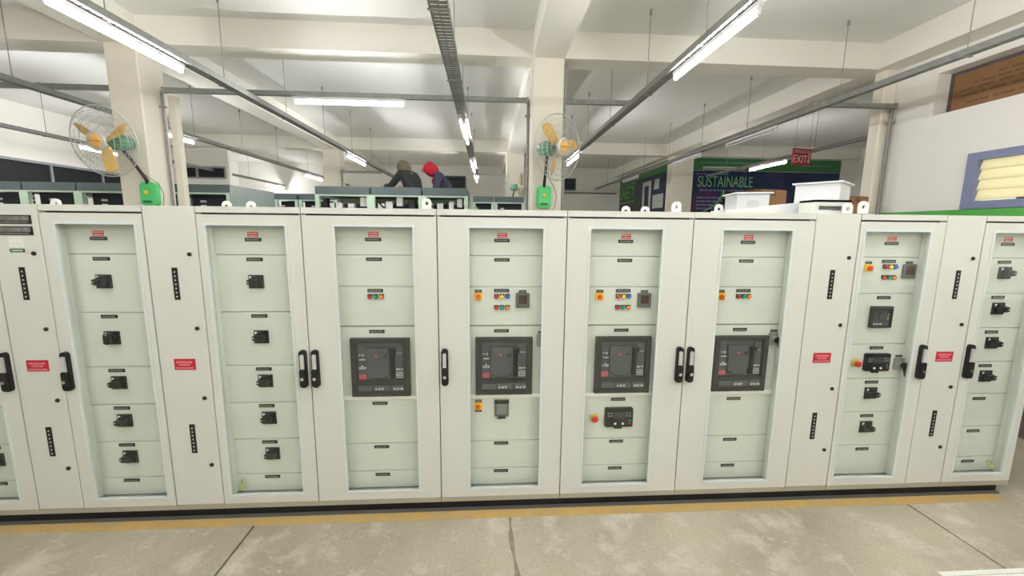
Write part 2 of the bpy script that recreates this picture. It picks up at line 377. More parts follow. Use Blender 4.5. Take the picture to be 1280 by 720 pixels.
# ------------------------------------------------------------------ switchgear row
CY = -2.5805
PY = .075                          # plane of the inner front panels
SC = (PY - CY)/(.1 - CY)
def IP(x, z): return x*SC, 1.943 + (z-1.943)*SC
ZT, ZB, ZR = 2.02, .10, 2.062
def marks(mb, x0, x1, z0, z1, y, n, mi=1, fill=.62):          # row of small glyph-like marks
    wd = (x1-x0)/n
    for k in range(n):
        h = (z1-z0)*random.choice((.8, 1, 1, .9)); mb.box(x0+k*wd, x0+k*wd+wd*fill, y-.0006, y, z0, z0+h, mi)
def nameplate(cab, x, z, wd=.1, h=.022, n=9):
    def b():
        mb = MB().cbox(-wd/2, wd/2, -.004, 0, -h/2, h/2, .001)
        random.seed(int(wd*1000)+n); marks(mb, -wd*.4, wd*.4, -h*.2, h*.2, -.004, n); return mb
    return obj('nameplate', cached('nameplate_%g_%g_%d' % (wd, h, n), b, [BLACK, mat('faded_print', (150, 150, 144), .6)]), cab, (x, PY, z))
def danger(cab, x, z):
    def b():
        mb = MB().box(-.033, .033, -.001, 0, -.016, .016); random.seed(5)
        marks(mb, -.028, .028, .004, .011, -.001, 6); marks(mb, -.026, .026, -.011, -.004, -.001, 8); return mb
    return obj('warning_sticker', cached('warning_sticker', b, [STICKER, WHITE]), cab, (x, PY, z))
def feeder_switch(cab, x, z, ang=0):
    o = obj('rotary_switch', cached('rotary_switch', lambda: MB().cbox(-.045, .045, -.012, 0, -.043, .043, .003).cyl((0, -.012, 0), (0, -1, 0), .036, .018, 20, .033).box(-.038, -.022, -.0128, -.012, .02, .036, 1), [BLACK, WHITE]), cab, (x, PY, z))
    obj('switch_handle', cached('switch_handle', lambda: MB().prism([(-.036, -.012), (-.02, -.02), (.03, -.02), (.036, 0), (.03, .02), (-.02, .02), (-.036, .012)], -.02, 0).cyl((0, -.02, 0), (0, -1, 0), .013, .004, 16).box(-.033, -.024, -.0205, -.02, -.003, .003, 1), [mat('black_handle', (36, 37, 38), .35), WHITE]), o, (0, -.028, 0), (0, R(ang), 0))
def isolator(cab, x, z, plate_below=False):
    nameplate(cab, x, z+.034, .046, .018, 4)
    if plate_below: nameplate(cab, x, z-.036, .046, .018, 4)
    o = obj('isolator_switch', cached('isolator_plate', lambda: MB().prism(rrect(-.027, .027, -.026, .024, .005), -.01, 0), YEL), cab, (x, PY, z))
    obj('isolator_knob', cached('isolator_knob', lambda: MB().cyl((0, 0, 0), (0, -1, 0), .017, .01, 18, .015).prism([(-.006, -.018), (.006, -.018), (.006, .014), (-.006, .014)], -.026, -.008), ORA), o, (0, -.01, -.003))
def lamp(cab, x, z, m):
    o = obj('indicator_lamp', cached('lamp_bezel', lambda: MB().box(-.0155, .0155, -.006, 0, -.004, .018).cyl((0, 0, 0), (0, -1, 0), .0155, .009, 18), BLACK), cab, (x, PY, z))
    obj('lamp_lens', cached('lens_' + m.name, lambda: MB().lathe([(.0135, .009), (.0135, .014), (.011, .019), (.006, .0215)], n=16), m), o)
def meter(cab, x, z, plate=True):
    if plate: nameplate(cab, x, z+.06, .05, .018, 5)
    o = obj('panel_meter', cached('panel_meter', lambda: MB().prism(rrect(-.046, .046, -.05, .05, .006), -.014, 0), METER), cab, (x, PY, z))
    obj('meter_display', cached('meter_display', lambda: MB().box(-.026, .028, -.0155, -.013, -.022, .036), DISP), o)
def meter2(cab, x, z):
    o = obj('power_meter', cached('power_meter', lambda: MB().prism(rrect(-.048, .048, -.055, .05, .004), -.014, 0).cbox(-.05, .05, -.02, 0, .042, .062, .003, 1).cbox(-.028, .028, -.018, 0, -.072, -.056, .003, 1), [METER, BLACK]), cab, (x, PY, z))
    obj('meter_screen', cached('power_meter_screen', lambda: MB().box(-.035, .035, -.0155, -.013, -.038, .034), mat('grey_meter_screen', (130, 134, 130), .3)), o)
def estop(cab, x, z):
    o = obj('emergency_stop', cached('estop_ring', lambda: MB().lathe([(.031, 0), (.031, .008), (.026, .013), (.012, .013)], n=24), mat('estop_yellow', (206, 176, 96), .5)), cab, (x, PY, z))
    obj('stop_button', cached('estop_button', lambda: MB().lathe([(.012, .012), (.013, .026), (.022, .03), (.0225, .038), (.018, .044), (.008, .046)], n=24), REDP), o)
def controller(cab, x, z, s=1.0):
    def b():
        return MB().prism(rrect(-.1, .1, -.07, .07, .01), -.022, 0).cbox(-.027, .027, -.016, 0, -.088, -.066, .003)
    o = obj('generator_controller', cached('controller_body', b, BLACK), cab, (x, PY, z)); o.scale = (s, 1, s)
    obj('controller_screen', cached('controller_screen', lambda: MB().prism(rrect(-.04, .042, -.004, .042, .003), -.0235, -.02), SCREEN), o)
    for bx, bz, m, r in ((-.026, -.045, WHITE, .009), (.028, -.045, WHITE, .009), (.078, -.022, L_GRN, .009), (.078, -.044, L_RED, .009)):
        obj('controller_button', cached('ctl_btn_' + m.name, lambda: MB().lathe([(r, .02), (r, .025), (r*.7, .0265)], n=14), m), o, (bx, 0, bz))
    for bx in (-.075, -.055, .056, .078):
        for bz in (.012, .032):
            obj('controller_key', cached('ctl_key', lambda: MB().cbox(-.007, .007, -.0245, -.02, -.006, .006, .001), mat('grey_key', (120, 122, 120), .5)), o, (bx, 0, bz))
def lever_switch(cab, x, z, lever=True, plate=True):
    if plate: nameplate(cab, x-.005, z+.058, .05, .016, 4)
    o = obj('selector_switch', cached('selector_plate', lambda: MB().prism(rrect(-.04, .032, -.04, .045, .005), -.016, 0).cyl((0, -.016, 0), (0, -1, 0), .024, .02, 18, .022), mat('selector_grey', (150, 148, 146), .5)), cab, (x, PY, z))
    if lever: obj('selector_lever', cached('selector_lever', lambda: MB().cyl((0, -.036, 0), (0, -1, 0), .023, .016, 18).prism([(-.014, .01), (.02, -.085), (.05, -.078), (.03, .018)], -.052, -.036), BLACK), o)
def breaker(cab, x, z):       # withdrawable air circuit breaker, 0.385 x 0.40
    W, H = .1925, .2
    o = obj('circuit_breaker', cached('breaker_frame', lambda: MB().ring(-W, W, -H, H, -.157, .16, -.095, .172, -.03, 0).ring(-.157, .16, -.095, .172, -.15, .153, -.088, .165, -.02, 0), ACBF), cab, (x, PY, z))
    def face():
        mb = MB().box(-.15, .153, -.012, 0, -.088, .165)
        # raised centre cover with a rounded lower edge
        top = [(.062, .135), (-.092, .135)]; arc = []
        for k in range(13):
            a = R(180 + 180*k/12); arc.append((-.015 + .077*math.cos(a), -.025 + .05*math.sin(a)))
        mb.prism([(x*1.05+.001, z*1.07-.004) for x, z in arc] + [(.066, .139), (-.096, .139)], -.016, -.012, 2); mb.prism(arc + top, -.026, -.012, 1)
        mb.box(.094, .148, -.02, -.012, -.08, .15, 1)
        return mb
    obj('breaker_face', cached('breaker_face', face, [ACBI, ACBR, ACBL]), o)
    obj('charging_handle', cached('charging_handle', lambda: MB().cbox(.064, .09, -.042, -.012, -.072, .125, .005).cbox(.06, .104, -.05, -.03, .098, .13, .005), BLACK), o)
    obj('lower_plate', cached('breaker_lower', lambda: MB().cbox(-.155, .158, -.033, 0, -.168, -.112, .002).cbox(-.15, -.055, -.036, -.03, -.16, -.12, .002, 1).cbox(-.05, .06, -.036, -.03, -.16, -.12, .002, 1).cbox(.068, .152, -.036, -.03, -.16, -.12, .002, 1), [ACBL, mat('breaker_strip', (84, 88, 88), .4)]), o)
    obj('red_indicator', cached('breaker_red_dot', lambda: MB().lathe([(.009, .02), (.009, .03), (.005, .033)], n=12), mat('breaker_red', (200, 84, 84), .4)), o, (-.025, 0, .078))
    obj('status_window', cached('breaker_status', lambda: MB().box(.022, .046, -.0275, -.02, .07, .088), ACBL), o)
    obj('push_button', cached('breaker_push', lambda: MB().box(-.146, -.098, -.018, -.01, -.082, -.05), mat('pale_red_label', (186, 92, 96), .5)), o)
    def lab():
        mb = MB(); random.seed(11)
        for q in ((-.142, -.128, .082, .088), (-.118, -.11, .076, .092), (-.14, -.1, .05, .056), (-.142, -.132, -.012, .002), (-.126, -.116, -.012, .014), (-.11, -.098, -.012, .004), (.1, .146, .096, .1), (.1, .124, -.02, -.008), (.13, .146, -.018, -.008), (.1, .146, -.04, -.034), (.1, .112, -.06, -.046), (.118, .13, -.06, -.046), (.136, .146, -.06, -.046), (.1, .146, -.072, -.066)):
            mb.box(q[0], q[1], -.0215, -.012, q[2], q[3])
        for q in ((-.036, -.026), (-.018, .0), (.006, .018), (.082, .1), (.106, .12), (.128, .146)): mb.box(q[0], q[1], -.0365, -.03, -.152, -.142 + random.uniform(0, .008))
        return mb
    obj('printed_labels', cached('breaker_labels', lab, mat('breaker_label', (186, 190, 188), .5)), o)
def small_breaker(cab, x, z):
    o = obj('moulded_breaker', cached('mccb', lambda: MB().ring(-.077, .077, -.076, .076, -.068, .068, -.066, .052, -.026, 0).cbox(-.068, .068, -.034, 0, .054, .072, .003), ACBF), cab, (x, PY, z))
    obj('breaker_face', cached('mccb_face', lambda: MB().box(-.068, .068, -.014, 0, -.066, .054).cbox(-.02, .03, -.024, -.012, -.02, .04, .003), mat('mccb_face', (78, 82, 80), .4)), o)
    def lb():
        mb = MB()
        for q in ((-.05, -.036, -.056, -.046), (-.03, -.014, -.056, -.046), (-.006, .014, -.056, -.046), (.05, .058, -.02, -.004), (.05, .058, .01, .02)): mb.box(q[0], q[1], -.0155, -.012, q[2], q[3])
        return mb
    obj('printed_labels', cached('mccb_labels', lb, mat('breaker_label', (186, 190, 188), .5)), o)
def door_handle(cab, x, z=1.04):
    o = obj('door_handle', cached('door_handle', lambda: MB().prism(rrect(-.022, .022, -.125, .125, .02, 5), -.022, 0).prism(rrect(-.019, .019, -.118, .004, .016, 4), -.036, -.02), BLACK), cab, (x, 0, z))
    obj('handle_grip', cached('handle_grip', lambda: MB().prism(rrect(-.011, .011, -.012, .098, .008, 3), -.034, -.015), SILVER), o)
    obj('key_lock', cached('key_lock', lambda: MB().cyl((0, -.034, -.06), (0, -1, 0), .011, .01, 16), CHROME), o)
def lock(door, x, z):
    obj('quarter_turn_lock', cached('qt_lock', lambda: MB().lathe([(.0125, 0), (.0125, .006), (.009, .009)], n=16), BLACK), door, (x, 0, z))
def lug(cab, x, y, h=.1, hole=True):
    def b():
        mb = MB(); n = 14
        out = [(-.035, 0), (.035, 0), (.035, h-.03)] + [(.035*math.cos(a)*1.0, h-.03 + .03*math.sin(a)) for a in (R(30), R(60), R(90), R(120), R(150))] + [(-.035, h-.03)]
        # plate with a round eye: outline strip round the eye
        c = (0, h-.04); k = 20
        def edge(a):
            dx, dz = math.cos(a), math.sin(a); best = 9
            for i in range(len(out)):
                x1, z1 = out[i]; x2, z2 = out[(i+1) % len(out)]
                den = dx*(z2-z1) - dz*(x2-x1)
                if abs(den) < 1e-9: continue
                t = ((x1-c[0])*(z2-z1) - (z1-c[1])*(x2-x1))/den; s_ = ((x1-c[0])*dz - (z1-c[1])*dx)/den
                if t > 0 and -1e-6 <= s_ <= 1+1e-6: best = min(best, t)
            return (c[0]+dx*best, c[1]+dz*best)
        O = [edge(2*math.pi*i/k + .05) for i in range(k)]; I = [(c[0] + .014*math.cos(2*math.pi*i/k+.05), c[1] + .014*math.sin(2*math.pi*i/k+.05)) for i in range(k)]
        vs = [(x, -.006, z) for x, z in O] + [(x, -.006, z) for x, z in I] + [(x, .006, z) for x, z in O] + [(x, .006, z) for x, z in I]
        fs = []
        for i in range(k):
            j = (i+1) % k; fs += [(i, j, k+j, k+i), (2*k+j, 2*k+i, 3*k+i, 3*k+j), (i, 2*k+i, 2*k+j, j), (k+i, k+j, 3*k+j, 3*k+i)]
        mb.add(vs, fs); mb.box(-.035, .035, -.006, .04, 0, .006)
        return mb
    obj('lifting_lug', cached('lifting_lug_%g' % h, b, mat('lug_white', (236, 236, 232), .4)), cab, (x, y, ZR))

def cabinet(x0, x1, label, ap=None, rows=None, handle=None):
    """x0,x1: outer edges; ap: glazed opening in door or None for a plain door."""
    xc = (x0+x1)/2; hw = (x1-x0)/2
    cab = thing('switchgear_cabinet' if ap else 'cable_chamber_cabinet', (xc, 0, 0), label, 'cabinet', 'glazed switchgear cabinets in the row' if ap else 'narrow cable chamber cabinets in the row')
    D = 1.0
    b = MB().box(-hw+.002, -hw+.02, .024, D, ZB, ZR-.01).box(hw-.02, hw-.002, .024, D, ZB, ZR-.01).box(-hw+.02, hw-.02, D-.02, D, ZB, ZR-.01).box(-hw+.02, hw-.02, .024, D-.02, ZB, ZB+.02).box(-hw+.02, hw-.02, .03, D-.02, ZR-.03, ZR-.01)
    obj('body', b, cab, mats=GREY)
    obj('plinth', MB().box(-hw+.001, hw-.001, .004, D, .062, ZB-.003), cab, mats=PLINTH)
    g = .0035
    if ap:
        obj('roof_panel', MB().box(-hw+.002, hw-.002, .0, D, ZT+.005, ZR), cab, mats=GREY)
        obj('door_seal', MB().ring(-hw+.006, hw-.006, ZB+.01, ZT+.002, -hw+.045, hw-.045, ZB+.045, ZT-.045, .0245, .03), cab, mats=RUBBER)
        a0, a1, b0, b1 = ap[0]-xc, ap[1]-xc, .158, 1.952
        dr = obj('door', MB().ring(-hw+g, hw-g, ZB, ZT-.006, a0, a1, b0, b1, 0, .022), cab, mats=GREY)
        obj('glazing_trim', MB().ring(a0-.011, a1+.011, b0-.011, b1+.011, a0+.004, a1-.004, b0+.004, b1-.004, -.003, .004), dr, mats=GASKET)
        obj('pane', MB().box(a0-.01, a1+.01, .012, .016, b0-.01, b1+.01), dr, mats=GLASS)
        # inner panels
        zs = [IP(0, z)[1] for z in rows]
        for k in range(len(zs)-1):
            gp = .0022
            obj('front_panel', MB().cbox(-hw+.03, hw-.03, PY, PY+.012, zs[k+1]+gp, zs[k]-gp, .0015), cab, mats=PANEL)
        obj('inner_frame', MB().box(-hw+.03, max(a0-.02, -hw+.05), .03, PY-.001, b0-.02, b1+.02).box(min(a1+.02, hw-.05), hw-.03, .03, PY-.001, b0-.02, b1+.02).box(-hw+.03, hw-.03, PY+.013, PY+.03, ZB+.03, ZT-.03), cab, mats=PANEL)
        if handle == 'l': door_handle(cab, -hw+.038)
        if handle == 'r': door_handle(cab, hw-.038)
    else:
        obj('roof_panel', MB().box(-hw+.002, hw-.002, .03, D, ZR-.012, ZR), cab, mats=GREY)
        obj('door_seal', MB().box(-hw+.01, hw-.01, .0235, .03, ZB+.02, ZR-.02), cab, mats=RUBBER)
        dr = obj('door', MB().cbox(-hw+g, hw-g, 0, .022, ZB, ZR-.001, .002), cab, mats=GREY)
        for z in (1.772, 1.308, .848, .385): lock(dr, hw-.055, z)
        def strip():
            mb = MB().cbox(-.017, .017, -.003, 0, -.1, .1, .001); random.seed(2)
            for k in range(7):
                zz = -.08 + k*.0255; mb.box(-.0045, .0045, -.0036, -.003, zz-.004, zz+.005, 1)
            return mb
        for z in (1.59, .57): obj('label_strip', cached('label_strip', strip, [BLACK, PAPER]), dr, (0, 0, z))
        def sign():
            mb = MB().cbox(-.064, .064, -.003, 0, -.036, .036, .001); random.seed(9)
            marks(mb, -.05, .05, .008, .022, -.003, 8); marks(mb, -.035, .035, -.008, .004, -.003, 7); marks(mb, -.055, .055, -.028, -.018, -.003, 12); return mb
        obj('warning_sign', cached('warning_sign', sign, [RED, mat('pink_print', (220, 150, 158), .5)]), dr, (0, 0, 1.075))
    return cab, xc

XS = [-3.54, -2.927, -2.651, -2.069, -1.763, -1.145, -.319, .506, 1.337, 2.167, 2.482, 3.095, 3.38, 3.935]
FEED = [1.985, 1.764, 1.392, 1.03, .77, .507, .248, .12]
ACB = [1.985, 1.767, 1.56, 1.293, .793, .456, .248, .12]
T7 = [1.985, 1.77, 1.513, 1.141, .881, .621, .357, .12]
T8 = [1.985, 1.77, 1.512, 1.256, 1.0, .748, .49, .24, .12]
# leftmost cabinet, cut by the frame
def feeder(i, ap, xp, label, handle, angs):
    cab, xc = cabinet(XS[i], XS[i+1], label, ap, FEED, handle)
    px = xp*SC - xc
    danger(cab, px, IP(0, 1.893)[1])
    for z in (1.861, 1.735, 1.365, 1.004, .745, .483, .226): nameplate(cab, px, IP(0, z)[1])
    for k, z in enumerate((1.594, 1.23, .929, .668, .41)): feeder_switch(cab, px + .004*k, 1.943+(z-1.943)*.997, angs[k])
    return cab
feeder(0, (-3.48, -3.03), -3.26, 'glazed feeder cabinet cut off by the left edge of the photo', 'r', (0, 0, 0, 0, 0))
c, xc = cabinet(XS[1], XS[2], 'narrow plain cabinet with two black nameplates and a paper sticker at its top')
np_ = MB().cbox(-.115, .118, -.004, 0, -.026, .026, .001).box(-.1, .108, -.0046, -.004, -.006, .02, 1).box(-.1, .1, -.0046, -.004, -.02, -.012, 1)
dch = [o for o in c.children if o.name.startswith('door') and 'seal' not in o.name][0]
PLT = mat('engraved_silver', (120, 120, 116), .4, .2, var=.4, scale=40)
for z in (1.972, 1.906): obj('title_plate', np_, dch, (-.02, 0, z), mats=[BLACK, PLT])
st = MB().box(-.04, .04, -.0012, 0, -.032, .032); marks(st, -.03, .03, -.012, -.006, -.0012, 6)
obj('paper_sticker', st, dch, (-.007, 0, 1.838), mats=[WHITE, PAPER])
obj('green_label', MB().box(-.042, .042, -.0012, 0, -.011, .011).box(-.03, .03, -.0018, -.0012, -.004, .004, 1), dch, (-.007, 0, 1.789), mats=[mat('label_green', (52, 104, 58), .5), PAPER])
feeder(2, (-2.567, -2.117), -2.42, 'glazed feeder cabinet with five black rotary switches, handle on its left door edge', 'l', (0, 90, 0, 0, 0))
cabinet(XS[3], XS[4], 'narrow plain cabinet between the two five-switch feeder cabinets')
feeder(4, (-1.712, -1.24), -1.492, 'glazed feeder cabinet with five black rotary switches, handle on its right door edge', 'r', (0, 0, 0, 0, 0))

def acb(i, ap, xp, label, handle, opts):
    cab, xc = cabinet(XS[i], XS[i+1], label, ap, ACB, handle)
    px = xp*SC - xc; Zp = lambda z: IP(0, z)[1]
    danger(cab, px, Zp(1.9))
    for z in (1.868, 1.74, 1.533, 1.256): nameplate(cab, px-.002, Zp(z))
    breaker(cab, opts['acb']*SC - xc, Zp(1.012))
    obj('white_shelf', MB().cbox(-(XS[i+1]-XS[i])/2+.03, (XS[i+1]-XS[i])/2-.03, PY-.012, PY+.002, Zp(.778), Zp(.805), .002), cab, mats=mat('shelf_white', (248, 248, 244), .4))
    obj('panel_gap_strip', MB().box(-(XS[i+1]-XS[i])/2+.03, (XS[i+1]-XS[i])/2-.03, PY-.0012, PY+.002, Zp(1.288), Zp(1.298)), cab, mats=mat('grey_gap_strip', (140, 138, 126), .6))
    row1 = opts.get('row1'); z1 = Zp(1.492)
    if row1:
        for k, m in enumerate(row1): lamp(cab, px + (k-1)*.0375, z1, m)
    if opts.get('row2'):
        for k, m in enumerate(opts['row2']): lamp(cab, px + (k-1)*.0375, Zp(1.416), m)
    if 'iso' in opts: isolator(cab, opts['iso']*SC - xc, Zp(1.495))
    if 'meter' in opts: meter(cab, opts['meter']*SC - xc, Zp(1.467))
    for z in opts['plates']: nameplate(cab, px, Zp(z))
    return cab, xc, px, Zp
acb(5, (-.95, -.467), -.739, 'glazed breaker cabinet with three indicator lamps and no yellow switch', 'l', dict(acb=-.719, row1=(L_RED, L_GRN, L_ORA), plates=(.749, .429, .22)))
cab, xc, px, Zp = acb(6, (-.121, .356), .095, 'glazed breaker cabinet with yellow isolator and power meter below its breaker', 'l', dict(acb=.111, row1=(L_RED, L_YEL, L_BLU), row2=(L_RED, L_GRN, L_ORA), iso=-.064, meter=.235, plates=(.437, .225)))
isolator(cab, -.065*SC - xc, Zp(.72), True); meter2(cab, .097*SC - xc, Zp(.699)); lever_switch(cab, .375*SC - xc, Zp(1.186), False)
cab, xc, px, Zp = acb(7, (.657, 1.136), .927, 'glazed breaker cabinet with emergency stop and black controller below its breaker', 'r', dict(acb=.94, row1=(L_RED, L_YEL, L_BLU), row2=(L_RED, L_GRN, L_ORA), iso=.763, meter=1.073, plates=(.751, .431, .222)))
estop(cab, .758*SC - xc, Zp(.616)); controller(cab, .933*SC - xc, Zp(.622))
cab, xc, px, Zp = acb(8, (1.537, 2.017), 1.78, 'glazed breaker cabinet with yellow isolator at left and black lever beside its breaker', 'l', dict(acb=1.788, row1=(L_RED, L_GRN, L_ORA), iso=1.619, plates=(.742, .426, .22)))
lever_switch(cab, 2.035*SC - xc, Zp(1.186))
cabinet(XS[9], XS[10], 'narrow plain cabinet right of the four breaker cabinets, lifting lugs on top')
cab, xc = cabinet(XS[10], XS[11], 'glazed cabinet with small breaker, controller and two rotary switches', (2.523, 2.992), T7, 'r')
px = 2.822*SC - xc; Zp = lambda z: IP(0, z)[1]
danger(cab, px, Zp(1.9))
for z in (1.868, 1.742, 1.483, 1.113, .852, .59, .324): nameplate(cab, px, Zp(z))
for k, m in enumerate((L_RED, L_YEL, L_BLU)): lamp(cab, px + .012 + (k-1)*.0375, Zp(1.703), m)
for k, m in enumerate((L_RED, L_GRN, L_ORA)): lamp(cab, px + .012 + (k-1)*.0375, Zp(1.627), m)
isolator(cab, 2.673*SC - xc, Zp(1.698)); meter(cab, 2.976*SC - xc, Zp(1.673)); small_breaker(cab, 2.808*SC - xc, Zp(1.345))
estop(cab, 2.669*SC - xc, Zp(1.002)); controller(cab, 2.828*SC - xc, Zp(1.008), .92); lever_switch(cab, 3.01*SC - xc, Zp(.99))
for z in (.78, .517): feeder_switch(cab, 2.805*.997 - xc, z, 180)
cabinet(XS[11], XS[12], 'narrow plain cabinet second from the right end of the row')
cab, xc = cabinet(XS[12], XS[13], 'rightmost glazed cabinet of the row with four rotary switches', (3.457, 3.868), T8, 'l')
px = 3.702*SC - xc
danger(cab, px, Zp(1.9))
for z in (1.868, 1.741, 1.485, 1.225, .968, .71, .45, .2): nameplate(cab, px, Zp(z))
for z in (1.666, 1.407, 1.152, .898): feeder_switch(cab, 3.69*.997 - xc, z, 180)

EARTH = mat('earth_tag_yellow_green', (196, 200, 96), .5)
for cx, ex_ in ((XS[4]+XS[5], -1.675), (XS[12]+XS[13], 3.83)):
    cb_ = [o for o in C.objects if o.parent is None and o.name.startswith('switchgear_cabinet') and abs(o.location.x-cx/2) < .01][0]
    obj('earth_tag', MB().cbox(-.016, .016, -.004, .0, -.012, .012, .001).tube([(.0, 0, .01), (.012, .012, .03), (.0, .02, .045), (-.01, .026, .02)], .004, 6), cb_, (ex_-cx/2, .045, .185), mats=EARTH)
cabs = {round(o.location.x, 2): o for o in C.objects if o.parent is None and o.name.startswith(('switchgear_cabinet', 'cable_chamber'))}
def lug_at(x, y, h=.1):
    i = max(k for k in range(13) if XS[k] <= x); cb_ = cabs[round((XS[i]+XS[i+1])/2, 2)]; lug(cb_, x - cb_.location.x, y, h)
for x, y, h in ((-3.23, .7, .075), (-2.0, .7, .075), (-1.82, .7, .075), (-.47, .62, .11), (1.12, .7, .075), (1.28, .7, .075), (1.4, .4, .095), (1.9, .7, .1), (2.4, .03, .075), (2.53, .05, .09)): lug_at(x, y, h)
# raised busbar vent box on the narrow cabinet
vb = cabs[round((XS[9]+XS[10])/2, 2)]
v = obj('vent_box', MB().ring(-.13, .13, 0, .095, -.1, .1, .025, .055, .0, .14).box(-.13, .13, .0, .14, .08, .095), vb, (0, .06, ZR), mats=GREY)
obj('vent_grille', MB().box(-.1, .1, .02, .03, .03, .07), v, mats=mat('vent_grey', (120, 122, 118), .6))
bc = obj('base_channel', MB().box(-3.5, 3.86, .016, .026, .0, .062).box(-3.5, 3.86, -.012, .016, 0, .009, 1).box(-3.5, 3.86, .92, .93, .0, .062).box(-3.5, 3.86, .82, .93, 0, .012, 1), mats=[BASEBLK, FLANGE])
tag(bc, 'steel base channel under the whole cabinet row, web blackened as gap shadow', 'base channel')
yl = obj('floor_line', MB().box(-3.9, 3.8, -.092, -.012, .0, .0015), mats=TAPE); tag(yl, 'worn yellow line painted on the floor along the cabinet row', 'floor marking')
wln = obj('floor_line', MB().box(2.6, 4.6, -.685, -.655, .0, .0015).box(2.6, 4.6, -.72, -.69, 0, .0015), mats=mat('white_floor_paint', (226, 228, 222), .6, var=.05)); tag(wln, 'white line painted on the floor at the bottom right corner', 'floor marking')

# things on top of the row
def lidded_box(x, y, rz, a, b_, h, label):
    t = thing('enclosure_box', (x, y, ZR), label, 'box', 'white boxes on top of the cabinets', rz)
    obj('box_body', MB().cbox(-a, a, -b_, b_, 0, h, .004), t, mats=BOXW)
    obj('box_lid', MB().box(-a-.02, a+.02, -b_-.02, b_+.02, h, h+.012), t, mats=BOXW)
    return t
t = lidded_box(2.13, .7, R(-12), .12, .13, .175, 'white lidded box with a round stamp on the cabinet tops, smaller of two')
obj('round_stamp', MB().prism(rrect(-.045, .045, .07, .125, .022, 5), -.1312, -.13), t, mats=PAPER)
lidded_box(2.8, .72, R(38), .19, .15, .265, 'larger white lidded box on the cabinet tops beside the narrow lug cabinet')
o = obj('cover_sheet', MB().prism([(-.33, 0), (.34, 0), (.34, .1), (-.33, .03)], -.1, .1), None, (2.14, .3, ZR), mats=BOXW); tag(o, 'sloping white cover sheet lying under the two white boxes', 'cover')
o.location = (2.03, .36, ZR)
def carton(x, y, z, a, b_, h, label, rz=0):
    t = thing('carton', (x, y, z), label, 'carton', 'cardboard cartons behind the white boxes', rz)
    obj('carton_body', MB().box(-a, a, -b_, b_, 0, h), t, mats=CARD)
    obj('packing_tape', MB().box(-.025, .025, -b_-.001, b_+.001, h-.06, h+.001), t, mats=CARDP)
    for s in (-1, 1): obj('flap', MB().add([(-a, s*b_, h), (a, s*b_, h), (a, s*(b_-.12), h+.02), (-a, s*(b_-.12), h+.02), (-a, s*b_, h+.004), (a, s*b_, h+.004), (a, s*(b_-.12), h+.024), (-a, s*(b_-.12), h+.024)], [(0, 1, 2, 3), (7, 6, 5, 4), (0, 4, 5, 1), (1, 5, 6, 2), (2, 6, 7, 3), (3, 7, 4, 0)]), t, mats=CARD)
shelf = thing('storage_rack', (3.9, 2.15, 0), 'grey steel rack behind the right end of the cabinet row', 'rack')
for sx in (-.85, .85):
    for sy in (-.22, .22): obj('post', MB().box(sx-.02, sx+.02, sy-.02, sy+.02, 0, 2.1), shelf, mats=SLATE)
for z in (.3, 1.2, 2.1): obj('shelf_board', MB().box(-.87, .87, -.24, .24, z, z+.03), shelf, mats=SLATE)
carton(3.28, 2.15, 2.131, .17, .15, .28, 'open brown carton behind the two white boxes', R(8)); carton(4.32, 2.15, 2.131, .14, .15, .22, 'brown carton beside the right hand column')

# ------------------------------------------------------------------ cable trays, hangers and tube lights
def tray(x, y0, y1, wd, rods, label, z=3.40, h=.055):
    t = thing('cable_tray', (x, y0, z), label, 'cable tray', 'cable trays hung under the ceiling')
    L = y1-y0
    obj('side_rails', MB().box(-wd/2, -wd/2+.004, 0, L, 0, h).box(wd/2-.004, wd/2, 0, L, 0, h), t, mats=TRAY)
    mb = MB(); n = int(L/.05)
    for k in range(n): mb.box(-wd/2+.004, wd/2-.004, k*.05, k*.05+.036, 0, .003)
    mb.box(-.006, .006, 0, L, .003, .005)
    tag(obj('perforated_bed', mb, t, mats=TRAY), kind='stuff')
    for yr in rods:
        under = any(x0-.02 < x < x1+.02 for x0, x1 in LB); top = BB if under or any(b <= yr <= b+.32 for b in (-3.5, 2.5, 8.5)) else SLAB
        r = obj('hanger_rod', MB().cyl((0, yr-y0, h*.5), (0, 0, 1), .0045, top-z-h*.5, 6), t, mats=ROD)
        obj('anchor', MB().cyl((0, yr-y0, top-z-.05), (0, 0, 1), .014, .05, 8), r, mats=ROD)
        obj('clamp_bar', MB().box(-wd/2-.012, wd/2+.012, yr-y0-.012, yr-y0+.012, -.006, .0), r, mats=ROD)
    return t
tray(-7.35, 2.9, 12.9, .09, (3.5, 4.9, 6.3, 7.7, 9.3, 10.7), 'far left cable tray beyond the left hand fan')
tray(-4.95, .2, 12.5, .09, (.9, 2.2, 3.5, 4.85, 6.2, 7.6, 9.2, 10.6), 'cable tray passing left of the left hand column')
tray(-2.75, -5.0, 12.5, .10, (-4, -2, .75, 2.08, 3.4, 4.7, 6.1, 7.5, 9.3), 'cable tray with the bright tube light at upper left')
tray(-.33, -5.0, 9.9, .13, (-4, -2, .4, 1.72, 3.1, 4.5, 6.0, 7.4, 9.2), 'wide perforated cable tray left of the central column')
tray(1.72, -5.0, 8.4, .10, (-4, -2, .77, 1.97, 3.3, 4.6, 6.0, 7.4), 'cable tray with the bright tube light right of the central column')
tray(3.97, -5.0, 12.5, .07, (-4, -2, .79, 2.02, 3.68, 5.01, 6.4, 7.8, 9.4, 11), 'unlit cable tray running in front of the right wall')
tray(6.0, 3.0, 8.5, .07, (3.4, 4.8, 6.2, 7.6), 'cable tray in the side bay carrying the exit sign')
